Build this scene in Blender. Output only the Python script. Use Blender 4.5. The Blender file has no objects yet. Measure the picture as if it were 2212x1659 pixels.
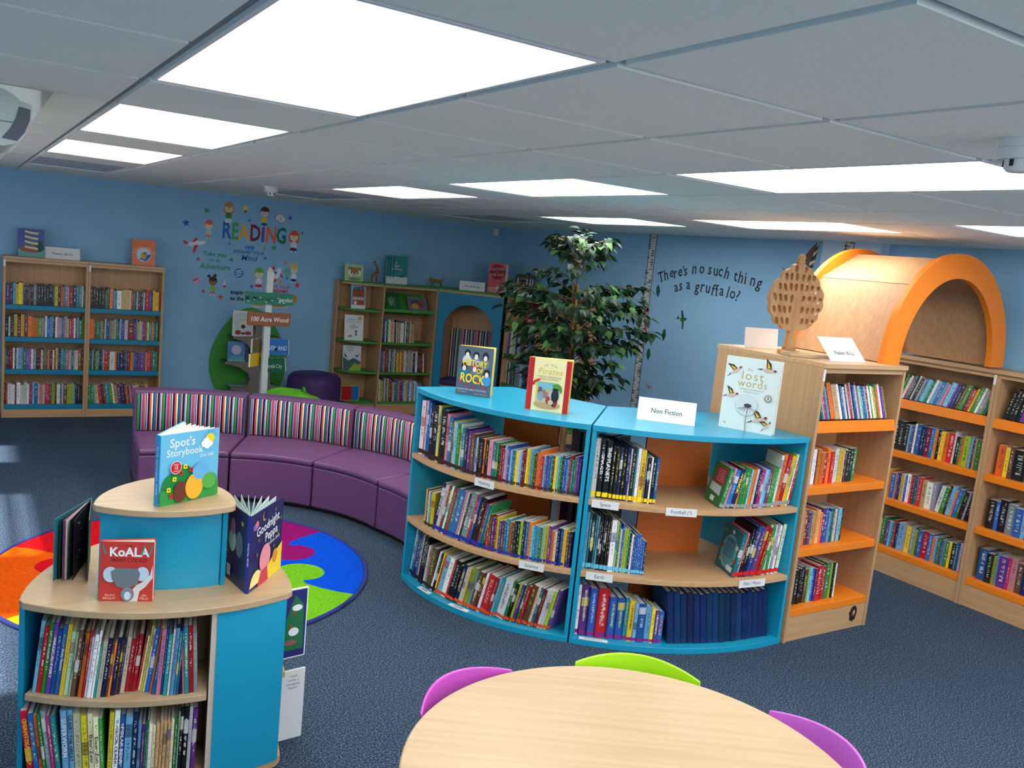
import bpy, bmesh, math, random
from mathutils import Matrix, Vector
rnd = random.Random(7)
SC = bpy.context.scene
COL = SC.collection
PI = math.pi

# ---------------------------------------------------------------- camera, light, exposure
cd = bpy.data.cameras.new('camera')
cd.sensor_width = 36.0
cd.lens = 1873.43 / 2212 * 36.0
cd.clip_start = 0.02
cam = bpy.data.objects.new('camera', cd)
COL.objects.link(cam)
cam.matrix_world = Matrix(((0.8452153532, -0.0068559287, -0.5343818887, -0.392435),
                           (-0.5254027021, 0.1723076855, -0.8332238968, -2.507926),
                           (0.0977906300, 0.9850193185, 0.1420349778, 1.865699),
                           (0, 0, 0, 1)))
SC.camera = cam
SC.view_settings.view_transform = 'Standard'
SC.view_settings.look = 'None'
SC.view_settings.gamma = 1.0
SC.view_settings.use_curve_mapping = False
SC.view_settings.exposure = 0.45

wd = bpy.data.worlds.new('world'); SC.world = wd
wd.use_nodes = True
bg = wd.node_tree.nodes['Background']
bg.inputs[0].default_value = (0.90, 0.95, 1.0, 1)
bg.inputs[1].default_value = 2.8

sl = bpy.data.lights.new('sun', 'SUN'); sl.energy = 16.0; sl.angle = math.radians(2.0); sl.color = (1.0, 0.97, 0.92)
so = bpy.data.objects.new('sun', sl); COL.objects.link(so)
so.rotation_euler = Vector((0.56, -0.10, -0.82)).to_track_quat('-Z', 'Y').to_euler()
PANEL_STRENGTH = 7.2
CZ = 2.23          # ceiling height
XL, XR, YN, YF = -1.35, 5.15, -4.9, 6.65

# ---------------------------------------------------------------- helpers
def lin(c):
    return tuple((x / 255 / 12.92) if x / 255 <= 0.04045 else ((x / 255 + 0.055) / 1.055) ** 2.4 for x in c)

MATS = {}
def flat(rgb, rough=0.55, spec=0.35):
    k = (tuple(rgb), rough, spec)
    if k not in MATS:
        m = bpy.data.materials.new('paint_%d_%d_%d' % tuple(int(v) for v in rgb)); m.use_nodes = True
        b = m.node_tree.nodes['Principled BSDF']
        b.inputs['Base Color'].default_value = lin(rgb) + (1,)
        b.inputs['Roughness'].default_value = rough
        b.inputs['Specular IOR Level'].default_value = spec
        MATS[k] = m
    return MATS[k]

def nodes(name):
    m = bpy.data.materials.new(name); m.use_nodes = True
    return m, m.node_tree.nodes, m.node_tree.links, m.node_tree.nodes['Principled BSDF']

def noisy(name, rgb1, rgb2, scale=(30, 30, 30), detail=3, rough=0.5, bump=0.0, spec=0.35, lo=0.3, hi=0.7, coord='Object', bscale=None):
    m, n, l, b = nodes(name)
    tc = n.new('ShaderNodeTexCoord'); mp = n.new('ShaderNodeMapping'); nz = n.new('ShaderNodeTexNoise'); cr = n.new('ShaderNodeValToRGB')
    mp.inputs['Scale'].default_value = scale
    nz.inputs['Scale'].default_value = 1.0; nz.inputs['Detail'].default_value = detail
    cr.color_ramp.elements[0].position = lo; cr.color_ramp.elements[0].color = lin(rgb1) + (1,)
    cr.color_ramp.elements[1].position = hi; cr.color_ramp.elements[1].color = lin(rgb2) + (1,)
    l.new(tc.outputs[coord], mp.inputs['Vector']); l.new(mp.outputs[0], nz.inputs['Vector'])
    l.new(nz.outputs['Fac'], cr.inputs[0]); l.new(cr.outputs[0], b.inputs['Base Color'])
    b.inputs['Roughness'].default_value = rough; b.inputs['Specular IOR Level'].default_value = spec
    if bump:
        bp = n.new('ShaderNodeBump'); bp.inputs['Strength'].default_value = bump; bp.inputs['Distance'].default_value = 0.004
        l.new(nz.outputs['Fac'], bp.inputs['Height']); l.new(bp.outputs[0], b.inputs['Normal'])
    return m

M = {}
M['beech'] = noisy('beech_upright_grain', (186, 144, 103), (200, 159, 117), (55, 55, 2.2), 5, 0.42)
M['beech_x'] = noisy('beech_long_grain', (194, 152, 109), (208, 168, 125), (2.2, 55, 55), 5, 0.36)
M['beech_pale'] = noisy('pale_maple_grain', (184, 156, 120), (197, 170, 135), (2.0, 42, 42), 5, 0.34)
M['blue'] = flat((22, 156, 192), 0.32, 0.7)
M['teal'] = flat((18, 128, 165), 0.42)
M['orange'] = flat((244, 134, 30), 0.42)
M['orange_dull'] = flat((214, 112, 44), 0.5)
M['green'] = flat((70, 150, 62), 0.45)
M['vinyl'] = noisy('purple_vinyl', (104, 66, 108), (112, 73, 116), (260, 260, 260), 2, 0.38, 0.12, 0.5)
M['vinyl_dark'] = flat((66, 44, 98), 0.55)
M['wall'] = noisy('blue_wall_paint', (138, 184, 218), (144, 190, 223), (3, 3, 3), 4, 0.75)
M['wall_lit_tone'] = noisy('lit_blue_wall_paint', (184, 210, 232), (190, 215, 236), (3, 3, 3), 4, 0.75)  # wall paint lightened on the pillar to stand in for brighter light there
M['ceiling'] = noisy('ceiling_tile', (232, 235, 228), (241, 243, 236), (220, 220, 220), 3, 0.9, 0.06)
M['tee_shaded'] = flat((138, 142, 146), 0.5)  # grey darkened to paint in the shadow of the recessed joints
M['metal'] = flat((170, 174, 178), 0.3, 0.6)
M['white'] = flat((232, 232, 232), 0.5)
M['white_plastic'] = flat((215, 218, 218), 0.4)
M['paper'] = flat((238, 236, 228), 0.8, 0.1)
M['black'] = flat((20, 20, 22), 0.5)

def make_carpet():
    m, n, l, b = nodes('navy_fleck_carpet')
    tc = n.new('ShaderNodeTexCoord'); a = n.new('ShaderNodeTexNoise'); a.inputs['Scale'].default_value = 150; a.inputs['Detail'].default_value = 4
    c = n.new('ShaderNodeTexNoise'); c.inputs['Scale'].default_value = 2.0; c.inputs['Detail'].default_value = 2
    r = n.new('ShaderNodeValToRGB')
    e = r.color_ramp.elements
    e[0].position = 0.36; e[0].color = lin((34, 46, 62)) + (1,)
    e[1].position = 0.66; e[1].color = lin((108, 126, 144)) + (1,)
    x = e.new(0.52); x.color = lin((56, 72, 92)) + (1,)
    l.new(tc.outputs['Object'], a.inputs['Vector']); l.new(tc.outputs['Object'], c.inputs['Vector'])
    l.new(a.outputs['Fac'], r.inputs[0])
    hs = n.new('ShaderNodeHueSaturation'); mr = n.new('ShaderNodeMapRange')
    mr.inputs[3].default_value = 0.92; mr.inputs[4].default_value = 1.08
    l.new(c.outputs['Fac'], mr.inputs[0]); l.new(mr.outputs[0], hs.inputs['Value']); l.new(r.outputs[0], hs.inputs['Color'])
    l.new(hs.outputs[0], b.inputs['Base Color'])
    b.inputs['Roughness'].default_value = 0.95; b.inputs['Specular IOR Level'].default_value = 0.1
    bp = n.new('ShaderNodeBump'); bp.inputs['Strength'].default_value = 0.5; bp.inputs['Distance'].default_value = 0.006
    l.new(a.outputs['Fac'], bp.inputs['Height']); l.new(bp.outputs[0], b.inputs['Normal'])
    return m
M['carpet'] = make_carpet()

def make_stripe():
    m, n, l, b = nodes('striped_upholstery')
    uv = n.new('ShaderNodeUVMap'); uv.uv_map = 'UVMap'
    sx = n.new('ShaderNodeSeparateXYZ'); dv = n.new('ShaderNodeMath'); dv.operation = 'MULTIPLY'; dv.inputs[1].default_value = 1 / 0.172
    fr = n.new('ShaderNodeMath'); fr.operation = 'FRACT'
    r = n.new('ShaderNodeValToRGB'); r.color_ramp.interpolation = 'CONSTANT'
    G, P, L_, Mr, W, N, O, Cr, T, B, Pe, Lb, K = (40, 165, 80), (52, 30, 84), (196, 150, 214), (170, 40, 62), (246, 244, 240), (28, 24, 66), (246, 96, 72), (246, 240, 206), (24, 116, 128), (60, 120, 196), (250, 160, 120), (150, 196, 244), (40, 28, 50)
    seq = [(G, 12), (P, 9), (L_, 6), (Mr, 2), (L_, 3), (K, 2), (Mr, 3), (O, 7), (K, 2), (Lb, 6), (P, 3), (160, 0), (Mr, 4), (W, 4), (N, 14), (O, 9), (K, 2), (Cr, 9), (N, 6), (T, 8), (B, 5), (P, 3), (Pe, 8), (N, 14), (Lb, 4), (P, 3), (W, 6), (Mr, 4), (P, 3)]
    seq = [s for s in seq if s[1]]
    tot = sum(s[1] for s in seq); p = 0
    els = r.color_ramp.elements
    for i, (c, w) in enumerate(seq):
        if i == 0: e = els[0]; e.position = 0
        elif i == 1: e = els[1]; e.position = p / tot
        else: e = els.new(p / tot)
        e.color = lin(c) + (1,); p += w
    l.new(uv.outputs[0], sx.inputs[0]); l.new(sx.outputs['X'], dv.inputs[0]); l.new(dv.outputs[0], fr.inputs[0]); l.new(fr.outputs[0], r.inputs[0])
    l.new(r.outputs[0], b.inputs['Base Color']); b.inputs['Roughness'].default_value = 0.85; b.inputs['Specular IOR Level'].default_value = 0.15
    return m
M['stripe'] = make_stripe()

def make_book():
    m, n, l, b = nodes('book_cover')
    tc = n.new('ShaderNodeTexCoord'); sp = n.new('ShaderNodeSeparateXYZ'); oi = n.new('ShaderNodeObjectInfo')
    l.new(tc.outputs['Object'], sp.inputs[0])
    x, y, z = sp.outputs
    def mth(op, a, bb=None):
        q = n.new('ShaderNodeMath'); q.operation = op
        for i, v in enumerate((a, bb)):
            if v is None: continue
            if isinstance(v, (int, float)): q.inputs[i].default_value = v
            else: l.new(v, q.inputs[i])
        return q.outputs[0]
    at = n.new('ShaderNodeAttribute'); at.attribute_type = 'OBJECT'; at.attribute_name = 'accent'
    tp = n.new('ShaderNodeAttribute'); tp.attribute_type = 'OBJECT'; tp.attribute_name = 'tape'
    cx = n.new('ShaderNodeCombineXYZ')
    l.new(mth('MULTIPLY', x, 2.4), cx.inputs[0]); l.new(mth('MULTIPLY', oi.outputs['Random'], 97.0), cx.inputs[1]); l.new(mth('MULTIPLY', z, 44.0), cx.inputs[2])
    nz = n.new('ShaderNodeTexNoise'); nz.inputs['Scale'].default_value = 1.0; nz.inputs['Detail'].default_value = 2.0
    l.new(cx.outputs[0], nz.inputs['Vector'])
    spine = mth('LESS_THAN', y, 0.03)
    mid = mth('LESS_THAN', mth('ABSOLUTE', mth('SUBTRACT', x, 0.5)), 0.2)
    top = mth('MULTIPLY', mth('GREATER_THAN', z, mth('ADD', 0.24, mth('MULTIPLY', oi.outputs['Random'], 0.16))), mth('LESS_THAN', z, 0.9))
    marks = mth('MULTIPLY', mth('GREATER_THAN', nz.outputs['Fac'], 0.54), 0.7)
    fac = mth('MULTIPLY', mth('MULTIPLY', spine, mid), mth('MULTIPLY', top, marks))
    # a coloured block over part of the spine on some books
    blk = mth('MULTIPLY', spine, mth('MULTIPLY', mth('GREATER_THAN', mth('FRACT', mth('MULTIPLY', oi.outputs['Random'], 7.31)), 0.62),
              mth('LESS_THAN', mth('ABSOLUTE', mth('SUBTRACT', z, mth('ADD', 0.35, mth('MULTIPLY', oi.outputs['Random'], 0.5)))), 0.09)))
    tpf = mth('MULTIPLY', spine, mth('MULTIPLY', mth('GREATER_THAN', z, 0.025), mth('LESS_THAN', z, 0.105)))
    tpf = mth('MULTIPLY', tpf, tp.outputs['Alpha'])
    def mix(f, a, c):
        q = n.new('ShaderNodeMix'); q.data_type = 'RGBA'
        l.new(f, q.inputs[0]); l.new(a, q.inputs[6]); l.new(c, q.inputs[7]); return q.outputs[2]
    c1 = mix(mth('MULTIPLY', blk, 0.6), oi.outputs['Color'], at.outputs['Color'])
    c2 = mix(fac, c1, at.outputs['Color'])
    c3 = mix(tpf, c2, tp.outputs['Color'])
    l.new(c3, b.inputs['Base Color']); b.inputs['Roughness'].default_value = 0.38; b.inputs['Specular IOR Level'].default_value = 0.4
    return m
M['book'] = make_book()

def make_rows():
    """the packed rows: colour and accent per book from colour attributes, title marks from the UV of each spine"""
    m, n, l, b = nodes('row_book_cover')
    uv = n.new('ShaderNodeUVMap'); uv.uv_map = 'UVMap'; sp = n.new('ShaderNodeSeparateXYZ'); l.new(uv.outputs[0], sp.inputs[0])
    a = n.new('ShaderNodeAttribute'); a.attribute_name = 'Col'; a2 = n.new('ShaderNodeAttribute'); a2.attribute_name = 'Acc'
    def mth(op, p, q_=None):
        q = n.new('ShaderNodeMath'); q.operation = op
        for i, v in enumerate((p, q_)):
            if v is None: continue
            if isinstance(v, (int, float)): q.inputs[i].default_value = v
            else: l.new(v, q.inputs[i])
        return q.outputs[0]
    x = mth('FRACT', sp.outputs['X']); z = sp.outputs['Y']; idx = mth('FLOOR', sp.outputs['X'])
    cx = n.new('ShaderNodeCombineXYZ'); l.new(mth('MULTIPLY', x, 1.6), cx.inputs[0]); l.new(mth('MULTIPLY', idx, 13.7), cx.inputs[1]); l.new(mth('MULTIPLY', z, 26.0), cx.inputs[2])
    nz = n.new('ShaderNodeTexNoise'); nz.inputs['Scale'].default_value = 1.0; l.new(cx.outputs[0], nz.inputs['Vector'])
    f = mth('MULTIPLY', mth('MULTIPLY', mth('GREATER_THAN', nz.outputs['Fac'], 0.54), 0.65), mth('LESS_THAN', mth('ABSOLUTE', mth('SUBTRACT', x, 0.5)), 0.2))
    f = mth('MULTIPLY', f, mth('MULTIPLY', mth('GREATER_THAN', z, 0.2), mth('LESS_THAN', z, 0.92)))
    q = n.new('ShaderNodeMix'); q.data_type = 'RGBA'; l.new(f, q.inputs[0]); l.new(a.outputs['Color'], q.inputs[6]); l.new(a2.outputs['Color'], q.inputs[7])
    l.new(q.outputs[2], b.inputs['Base Color']); b.inputs['Roughness'].default_value = 0.45
    return m
M['rows'] = make_rows()

class MB:
    """collects shapes and links them as ONE mesh object"""
    def __init__(s): s.v = []; s.f = []; s.m = []; s.uv = {}
    def add(s, vs, fs, mi=0, M4=None):
        o = len(s.v)
        s.v += [tuple(M4 @ Vector(p)) if M4 else tuple(p) for p in vs]
        s.f += [tuple(i + o for i in f) for f in fs]; s.m += [mi] * len(fs)
        return s
    def box(s, x0, x1, y0, y1, z0, z1, mi=0, M4=None):
        return s.add([(x0, y0, z0), (x1, y0, z0), (x1, y1, z0), (x0, y1, z0), (x0, y0, z1), (x1, y0, z1), (x1, y1, z1), (x0, y1, z1)],
                     [(3, 2, 1, 0), (4, 5, 6, 7), (0, 1, 5, 4), (1, 2, 6, 5), (2, 3, 7, 6), (3, 0, 4, 7)], mi, M4)
    def prism(s, pts, z0, z1, mi=0, M4=None):
        n = len(pts)
        return s.add([(p[0], p[1], z0) for p in pts] + [(p[0], p[1], z1) for p in pts],
                     [tuple(range(n - 1, -1, -1)), tuple(range(n, 2 * n))] + [(i, (i + 1) % n, n + (i + 1) % n, n + i) for i in range(n)], mi, M4)
    def tube(s, path, rad, seg=10, mi=0, caps=True):
        path = [Vector(p) for p in path]; n = len(path)
        rads = rad if isinstance(rad, (list, tuple)) else [rad] * n
        vs = []; fs = []
        for i, p in enumerate(path):
            d = (path[min(i + 1, n - 1)] - path[max(i - 1, 0)]).normalized()
            u = d.orthogonal().normalized() if abs(d.z) < 0.9 else Vector((1, 0, 0))
            u = (u - d * u.dot(d)).normalized(); w = d.cross(u)
            for k in range(seg):
                a = 2 * PI * k / seg
                vs.append(tuple(p + (u * math.cos(a) + w * math.sin(a)) * rads[i]))
        for i in range(n - 1):
            for k in range(seg):
                fs.append((i * seg + k, i * seg + (k + 1) % seg, (i + 1) * seg + (k + 1) % seg, (i + 1) * seg + k))
        if caps: fs.append(tuple(range(seg - 1, -1, -1))); fs.append(tuple(range((n - 1) * seg, n * seg)))
        return s.add(vs, fs, mi)
    def lathe(s, prof, seg=32, mi=0, M4=None):
        vs = []; fs = []
        for r, z in prof:
            for k in range(seg): a = 2 * PI * k / seg; vs.append((r * math.cos(a), r * math.sin(a), z))
        for i in range(len(prof) - 1):
            for k in range(seg): fs.append((i * seg + k, i * seg + (k + 1) % seg, (i + 1) * seg + (k + 1) % seg, (i + 1) * seg + k))
        fs.append(tuple(range(seg - 1, -1, -1))); fs.append(tuple(range((len(prof) - 1) * seg, len(prof) * seg)))
        return s.add(vs, fs, mi, M4)
    def mesh(s, name, mats, recalc=True, smooth=None):
        me = bpy.data.meshes.new(name); me.from_pydata(s.v, [], s.f)
        for m in (mats if isinstance(mats, (list, tuple)) else [mats]): me.materials.append(m)
        me.polygons.foreach_set('material_index', s.m)
        if recalc:
            b = bmesh.new(); b.from_mesh(me); bmesh.ops.recalc_face_normals(b, faces=b.faces); b.to_mesh(me); b.free()
        if smooth is not None:
            me.polygons.foreach_set('use_smooth', [True] * len(me.polygons))
            me.set_sharp_from_angle(angle=math.radians(smooth))
        me.update()
        return me
    def build(s, name, mats, parent=None, bevel=0, smooth=None, recalc=True, loc=None, rz=None, seg=2):
        o = link(name, s.mesh(name, mats, recalc, smooth), parent)
        if loc is not None: o.location = loc
        if rz is not None: o.rotation_euler = (0, 0, rz)
        if bevel:
            b = o.modifiers.new('bevel', 'BEVEL'); b.width = bevel; b.segments = seg; b.limit_method = 'ANGLE'; b.angle_limit = math.radians(40)
        return o

def link(name, data, parent=None):
    o = bpy.data.objects.new(name, data); COL.objects.link(o)
    if parent is not None: o.parent = parent
    return o
def tag(o, label=None, cat=None, group=None, kind=None):
    if label: o['label'] = label
    if cat: o['category'] = cat
    if group: o['group'] = group
    if kind: o['kind'] = kind
    return o
def thing(name, label, cat, loc=(0, 0, 0), rz=0, group=None):
    o = link(name, None); o.empty_display_size = 0.1
    o.location = loc; o.rotation_euler = (0, 0, rz)
    return tag(o, label, cat, group)
def struct(o): o['kind'] = 'structure'; return o

FONT_CACHE = {}
def text_polys(s, size, bold=0.0, shear=0.0, spacing=1.0, align='CENTER'):
    k = (s, size, bold, shear, spacing, align)
    if k not in FONT_CACHE:
        c = bpy.data.curves.new('lettering', 'FONT'); c.body = s; c.size = size; c.offset = bold; c.shear = shear; c.space_character = spacing
        c.align_x = align; c.align_y = 'CENTER'; c.resolution_u = 2; c.fill_mode = 'FRONT'
        o = bpy.data.objects.new('lettering', c)
        me = o.to_mesh()
        FONT_CACHE[k] = ([tuple(v.co) for v in me.vertices], [tuple(p.vertices) for p in me.polygons])
        o.to_mesh_clear(); bpy.data.objects.remove(o); bpy.data.curves.remove(c)
    return FONT_CACHE[k]

class Art:
    """flat printed artwork in a local x (right) / y (up) plane, normal +z, in metres; later shapes lie on earlier ones"""
    def __init__(s, step=0.0002): s.b = MB(); s.mats = []; s.z = 0.0003; s.step = step
    def mi(s, c):
        m = flat(c)
        if m not in s.mats: s.mats.append(m)
        return s.mats.index(m)
    def poly(s, pts, c):
        s.b.add([(p[0], p[1], s.z) for p in pts], [tuple(range(len(pts)))], s.mi(c)); s.z += s.step; return s
    def rect(s, x0, y0, x1, y1, c): return s.poly([(x0, y0), (x1, y0), (x1, y1), (x0, y1)], c)
    def ell(s, x, y, rx, ry, c, rot=0, n=20, a0=0, a1=2 * PI):
        full = abs(a1 - a0 - 2 * PI) < 1e-6
        pts = []
        for k in range(n if full else n + 1):
            a = a0 + (a1 - a0) * k / n; u, v = rx * math.cos(a), ry * math.sin(a)
            pts.append((x + u * math.cos(rot) - v * math.sin(rot), y + u * math.sin(rot) + v * math.cos(rot)))
        return s.poly(pts, c)
    def circ(s, x, y, r, c, n=20): return s.ell(x, y, r, r, c, 0, n)
    def star(s, x, y, r, c, n=5, inner=0.45, rot=PI / 2):
        cs = [(x + (r if k % 2 == 0 else r * inner) * math.cos(rot + k * PI / n), y + (r if k % 2 == 0 else r * inner) * math.sin(rot + k * PI / n)) for k in range(2 * n)]
        for k in range(2 * n): s.b.add([(x, y, s.z), cs[k] + (s.z,), cs[(k + 1) % (2 * n)] + (s.z,)], [(0, 1, 2)], s.mi(c))
        s.z += s.step; return s
    def line(s, pts, w, c):
        for a, b in zip(pts, pts[1:]):
            d = Vector((b[0] - a[0], b[1] - a[1])); nn = Vector((-d.y, d.x)).normalized() * w / 2
            s.b.add([(a[0] + nn.x, a[1] + nn.y, s.z), (a[0] - nn.x, a[1] - nn.y, s.z), (b[0] - nn.x, b[1] - nn.y, s.z), (b[0] + nn.x, b[1] + nn.y, s.z)], [(0, 1, 2, 3)], s.mi(c))
        s.z += s.step; return s
    def text(s, t, x, y, size, c, rot=0, align='CENTER', bold=0.0, shear=0.0, sx=1.0, spacing=1.0):
        vs, fs = text_polys(t, size, bold * size, shear, spacing, align)
        Mx = Matrix.Translation((x, y, s.z)) @ Matrix.Rotation(rot, 4, 'Z') @ Matrix.Diagonal((sx, 1, 1, 1))
        s.b.add(vs, fs, s.mi(c), Mx); s.z += s.step; return s
    def arc_text(s, t, x, y, r, size, c, a_mid=PI / 2, step=None, bold=0.0):
        step = step or size * 0.62 / r
        for i, ch in enumerate(t):
            a = a_mid + (len(t) - 1) / 2 * step - i * step
            if ch != ' ': s.text(ch, x + r * math.cos(a), y + r * math.sin(a), size, c, a - PI / 2, bold=bold)
        return s
    def build(s, name, parent, Mx):
        me = s.b.mesh(name, s.mats, recalc=False)
        me.transform(Mx)
        return link(name, me, parent)

FACE = Matrix(((1, 0, 0, 0), (0, 0, -1, 0), (0, 1, 0, 0), (0, 0, 0, 1)))   # art plane -> local xz plane facing -y
def arc3(a, b, c, n=14):
    """points on the circle through a, b, c from a to c"""
    (ax, ay), (bx, by), (cx, cy) = a, b, c
    d = 2 * (ax * (by - cy) + bx * (cy - ay) + cx * (ay - by))
    ux = ((ax * ax + ay * ay) * (by - cy) + (bx * bx + by * by) * (cy - ay) + (cx * cx + cy * cy) * (ay - by)) / d
    uy = ((ax * ax + ay * ay) * (cx - bx) + (bx * bx + by * by) * (ax - cx) + (cx * cx + cy * cy) * (bx - ax)) / d
    r = math.hypot(ax - ux, ay - uy)
    t0 = math.atan2(ay - uy, ax - ux); tm = math.atan2(by - uy, bx - ux); t1 = math.atan2(cy - uy, cx - ux)
    def unw(t, ref):
        while t - ref > PI: t -= 2 * PI
        while t - ref < -PI: t += 2 * PI
        return t
    tm = unw(tm, t0); t1 = unw(t1, tm)
    return [(ux + r * math.cos(t0 + (t1 - t0) * k / n), uy + r * math.sin(t0 + (t1 - t0) * k / n)) for k in range(n + 1)]
# ---------------------------------------------------------------- the room
MB().box(XL - .2, XR + .2, YN - .2, YF + .2, -.12, 0).build('floor', M['carpet'])['kind'] = 'structure'
struct(MB().box(XL - .2, XR + .2, YF, YF + .12, 0, 2.7).build('wall_far', M['wall']))
wr = MB().box(XR, XR + .12, YN - .2, YF, 0, 2.7).box(5.05, XR + .001, 1.37, 1.87, 0, CZ + .02, 1)
struct(wr.build('wall_right', [M['wall'], M['wall_lit_tone']]))
NW0, NW1 = -.6, 4.7
struct(MB().box(XL - .2, NW0, YN - .12, YN, 0, 2.7).box(NW1, XR + .2, YN - .12, YN, 0, 2.7).box(NW0, NW1, YN - .12, YN, 0, .85).box(NW0, NW1, YN - .12, YN, 2.1, 2.7).build('wall_near', M['wall']))
fr = MB().box(NW0, NW1, YN - .09, YN - .03, .85, .9).box(NW0, NW1, YN - .09, YN - .03, 2.05, 2.1)
for k in range(5): x_ = NW0 + .025 + (NW1 - NW0 - .05) * k / 4; fr.box(x_ - .025, x_ + .025, YN - .09, YN - .03, .9, 2.05)
wn = struct(fr.build('window_4', M['white']))  # unseen window added behind the camera to bring in fill daylight
WIN = [(1.3, 2.15), (2.85, 4.2), (4.95, 5.6)]
wl = MB(); y = YN - .2
for a, c in WIN:
    wl.box(XL - .12, XL, y, a, 0, 2.7); wl.box(XL - .12, XL, a, c, 0, .95); wl.box(XL - .12, XL, a, c, 2.1, 2.7); y = c
wl.box(XL - .12, XL, y, YF + .1, 0, 2.7)
struct(wl.build('wall_left', M['wall']))
gm, gn, gl, gb = nodes('window_glass')
tr = gn.new('ShaderNodeBsdfTransparent'); gy = gn.new('ShaderNodeBsdfGlossy'); gy.inputs['Roughness'].default_value = 0.02; mx = gn.new('ShaderNodeMixShader'); mx.inputs[0].default_value = 0.06
gl.new(tr.outputs[0], mx.inputs[1]); gl.new(gy.outputs[0], mx.inputs[2]); gl.new(mx.outputs[0], gn['Material Output'].inputs[0])
for i, (a, c) in enumerate(WIN):
    fr = MB()
    for b in ((a, a + .05, .95, 2.1), (c - .05, c, .95, 2.1), (a, c, .95, 1.0), (a, c, 2.05, 2.1)): fr.box(XL - .09, XL - .03, *b)
    w = struct(fr.build('window_%d' % (i + 1), M['white']))
    MB().box(XL - .065, XL - .06, a + .05, c - .05, 1.0, 2.05).build('pane', gm, w)
    if i == 0: MB().box(NW0 + .05, NW1 - .05, YN - .065, YN - .06, .9, 2.05).build('pane', gm, wn)
    bl = MB(); z = 2.08; k = 0
    while z > 1.0:
        t = math.radians(66 if (k // 3 + i) % 3 == 0 else (22 if k % 5 else 50)); dx, dz = .0125 * math.cos(t), .0125 * math.sin(t)
        bl.add([(XL + .03 - dx, a + .02, z + dz), (XL + .03 + dx, a + .02, z - dz), (XL + .03 + dx, c - .02, z - dz), (XL + .03 - dx, c - .02, z + dz)], [(0, 1, 2, 3)])
        z -= .028; k += 1
    bl.box(XL + .01, XL + .05, a + .02, c - .02, 2.085, 2.115)
    tag(bl.build('venetian_blind', M['white_plastic'], recalc=False), 'white slatted blind hanging at %s left-hand window' % ('the nearest', 'the middle', 'the farthest')[i], 'blind')

# ceiling: square lay-in tiles with recessed joints; a raised strip beside the left windows
LIT = [(0, -8), (0, -5), (0, -2), (0, 1), (0, 4), (3, -8), (3, -5), (3, -2), (3, 1), (3, 4), (6, -8), (6, -5), (6, -2), (6, 1), (6, 4)]
OFF = [(0, 7), (3, 7), (6, 7)]
cells = set()
for j, i in LIT + OFF: cells |= {(j, i), (j, i + 1)}
ce = MB(); S = .6
for j in range(-3, 9):
    for i in range(-9, 12):
        if (j, i) in cells: continue
        x0, x1, y0, y1 = j * S + .013, (j + 1) * S - .013, i * S + .013, (i + 1) * S - .013
        if i >= 1:
            x0 = max(x0, -.145)
        x0 = max(x0, XL); x1 = min(x1, XR); y0 = max(y0, YN); y1 = min(y1, YF)
        if x1 - x0 > .02 and y1 - y0 > .02: ce.box(x0, x1, y0, y1, CZ, CZ + .018)
ce.box(-.145, XR, .6, YF, CZ + .013, CZ + .04, 1); ce.box(XL, XR, YN, .6, CZ + .013, CZ + .04, 1)
ce.box(-.165, -.145, .6, YF, CZ, 2.56, 0); ce.box(XL, -.145, .58, .6, CZ, 2.56, 0)
ce.box(XL, XR, YN, YF, 2.55, 2.6, 0)
struct(ce.build('ceiling', [M['ceiling'], M['tee_shaded']]))

em, en, el, eb = nodes('lit_panel')
e = en.new('ShaderNodeEmission'); e.inputs[0].default_value = (1.0, 0.985, 0.96, 1); e.inputs[1].default_value = PANEL_STRENGTH
el.new(e.outputs[0], en['Material Output'].inputs[0])
M['lit'] = em
M['unlit'] = flat((186, 191, 195), 0.35)
cols = {0: 'left', 3: 'middle', 6: 'right'}
ROWN = {-8: 'rearmost row', -5: 'row behind the camera', -2: 'nearest row', 1: 'second row', 4: 'third row', 7: 'last row by the far wall'}
first = None
def light_panel(j, i, lit):
    t = thing('ceiling_light', ('lit square-edged ceiling panel light in the %s column, %s' if lit else 'dull switched-off ceiling panel light in the %s column, %s') % (cols[j], ROWN[i]),
              'ceiling light', ((j + .5) * S, (i + 1) * S, CZ + .002), 0, 'ceiling panel lights')
    f = MB(); X, Y, w = .287, .587, .012
    f.box(-X, X, -Y, -Y + w, 0, .012).box(-X, X, Y - w, Y, 0, .012).box(-X, -X + w, -Y + w, Y - w, 0, .012).box(X - w, X, -Y + w, Y - w, 0, .012)
    f.build('frame', M['white'], t)
    MB().box(-X + w, X - w, -Y + w, Y - w, .004, .010).build('diffuser', M['lit'] if lit else M['unlit'], t)
for j, i in LIT: light_panel(j, i, True)
for j, i in OFF: light_panel(j, i, False)

def detector(loc, label):
    t = thing('smoke_detector', label, 'smoke detector', loc)
    MB().lathe([(.052, 0), (.052, -.012), (.048, -.02), (.05, -.022), (.05, -.038), (.044, -.045)], 28).build('base', M['white_plastic'], t, smooth=40)
    b = MB().lathe([(.03, -.045), (.03, -.062), (.022, -.07)], 20)
    for k in range(6): a = k * PI / 3; b.box(.026, .032, -.004, .004, -.06, -.046, 1, Matrix.Rotation(a, 4, 'Z'))
    b.build('sensor_head', [M['white_plastic'], M['black']], t, smooth=40)
detector((1.59, 4.26, CZ), 'white smoke detector on the ceiling in front of the reading wall stickers')
detector((1.55, -1.43, CZ), 'white smoke detector at the right edge near the big bright panel')

t = thing('motion_sensor', 'small white sensor box high in the far corner under the ceiling', 'sensor', (5.02, YF, 2.165))
MB().box(-.028, .028, -.045, 0, -.045, .045).build('housing', M['white_plastic'], t, bevel=.008)
MB().box(-.02, .02, -.048, -.044, -.03, .012).build('lens', M['white'], t, bevel=.002)

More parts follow.
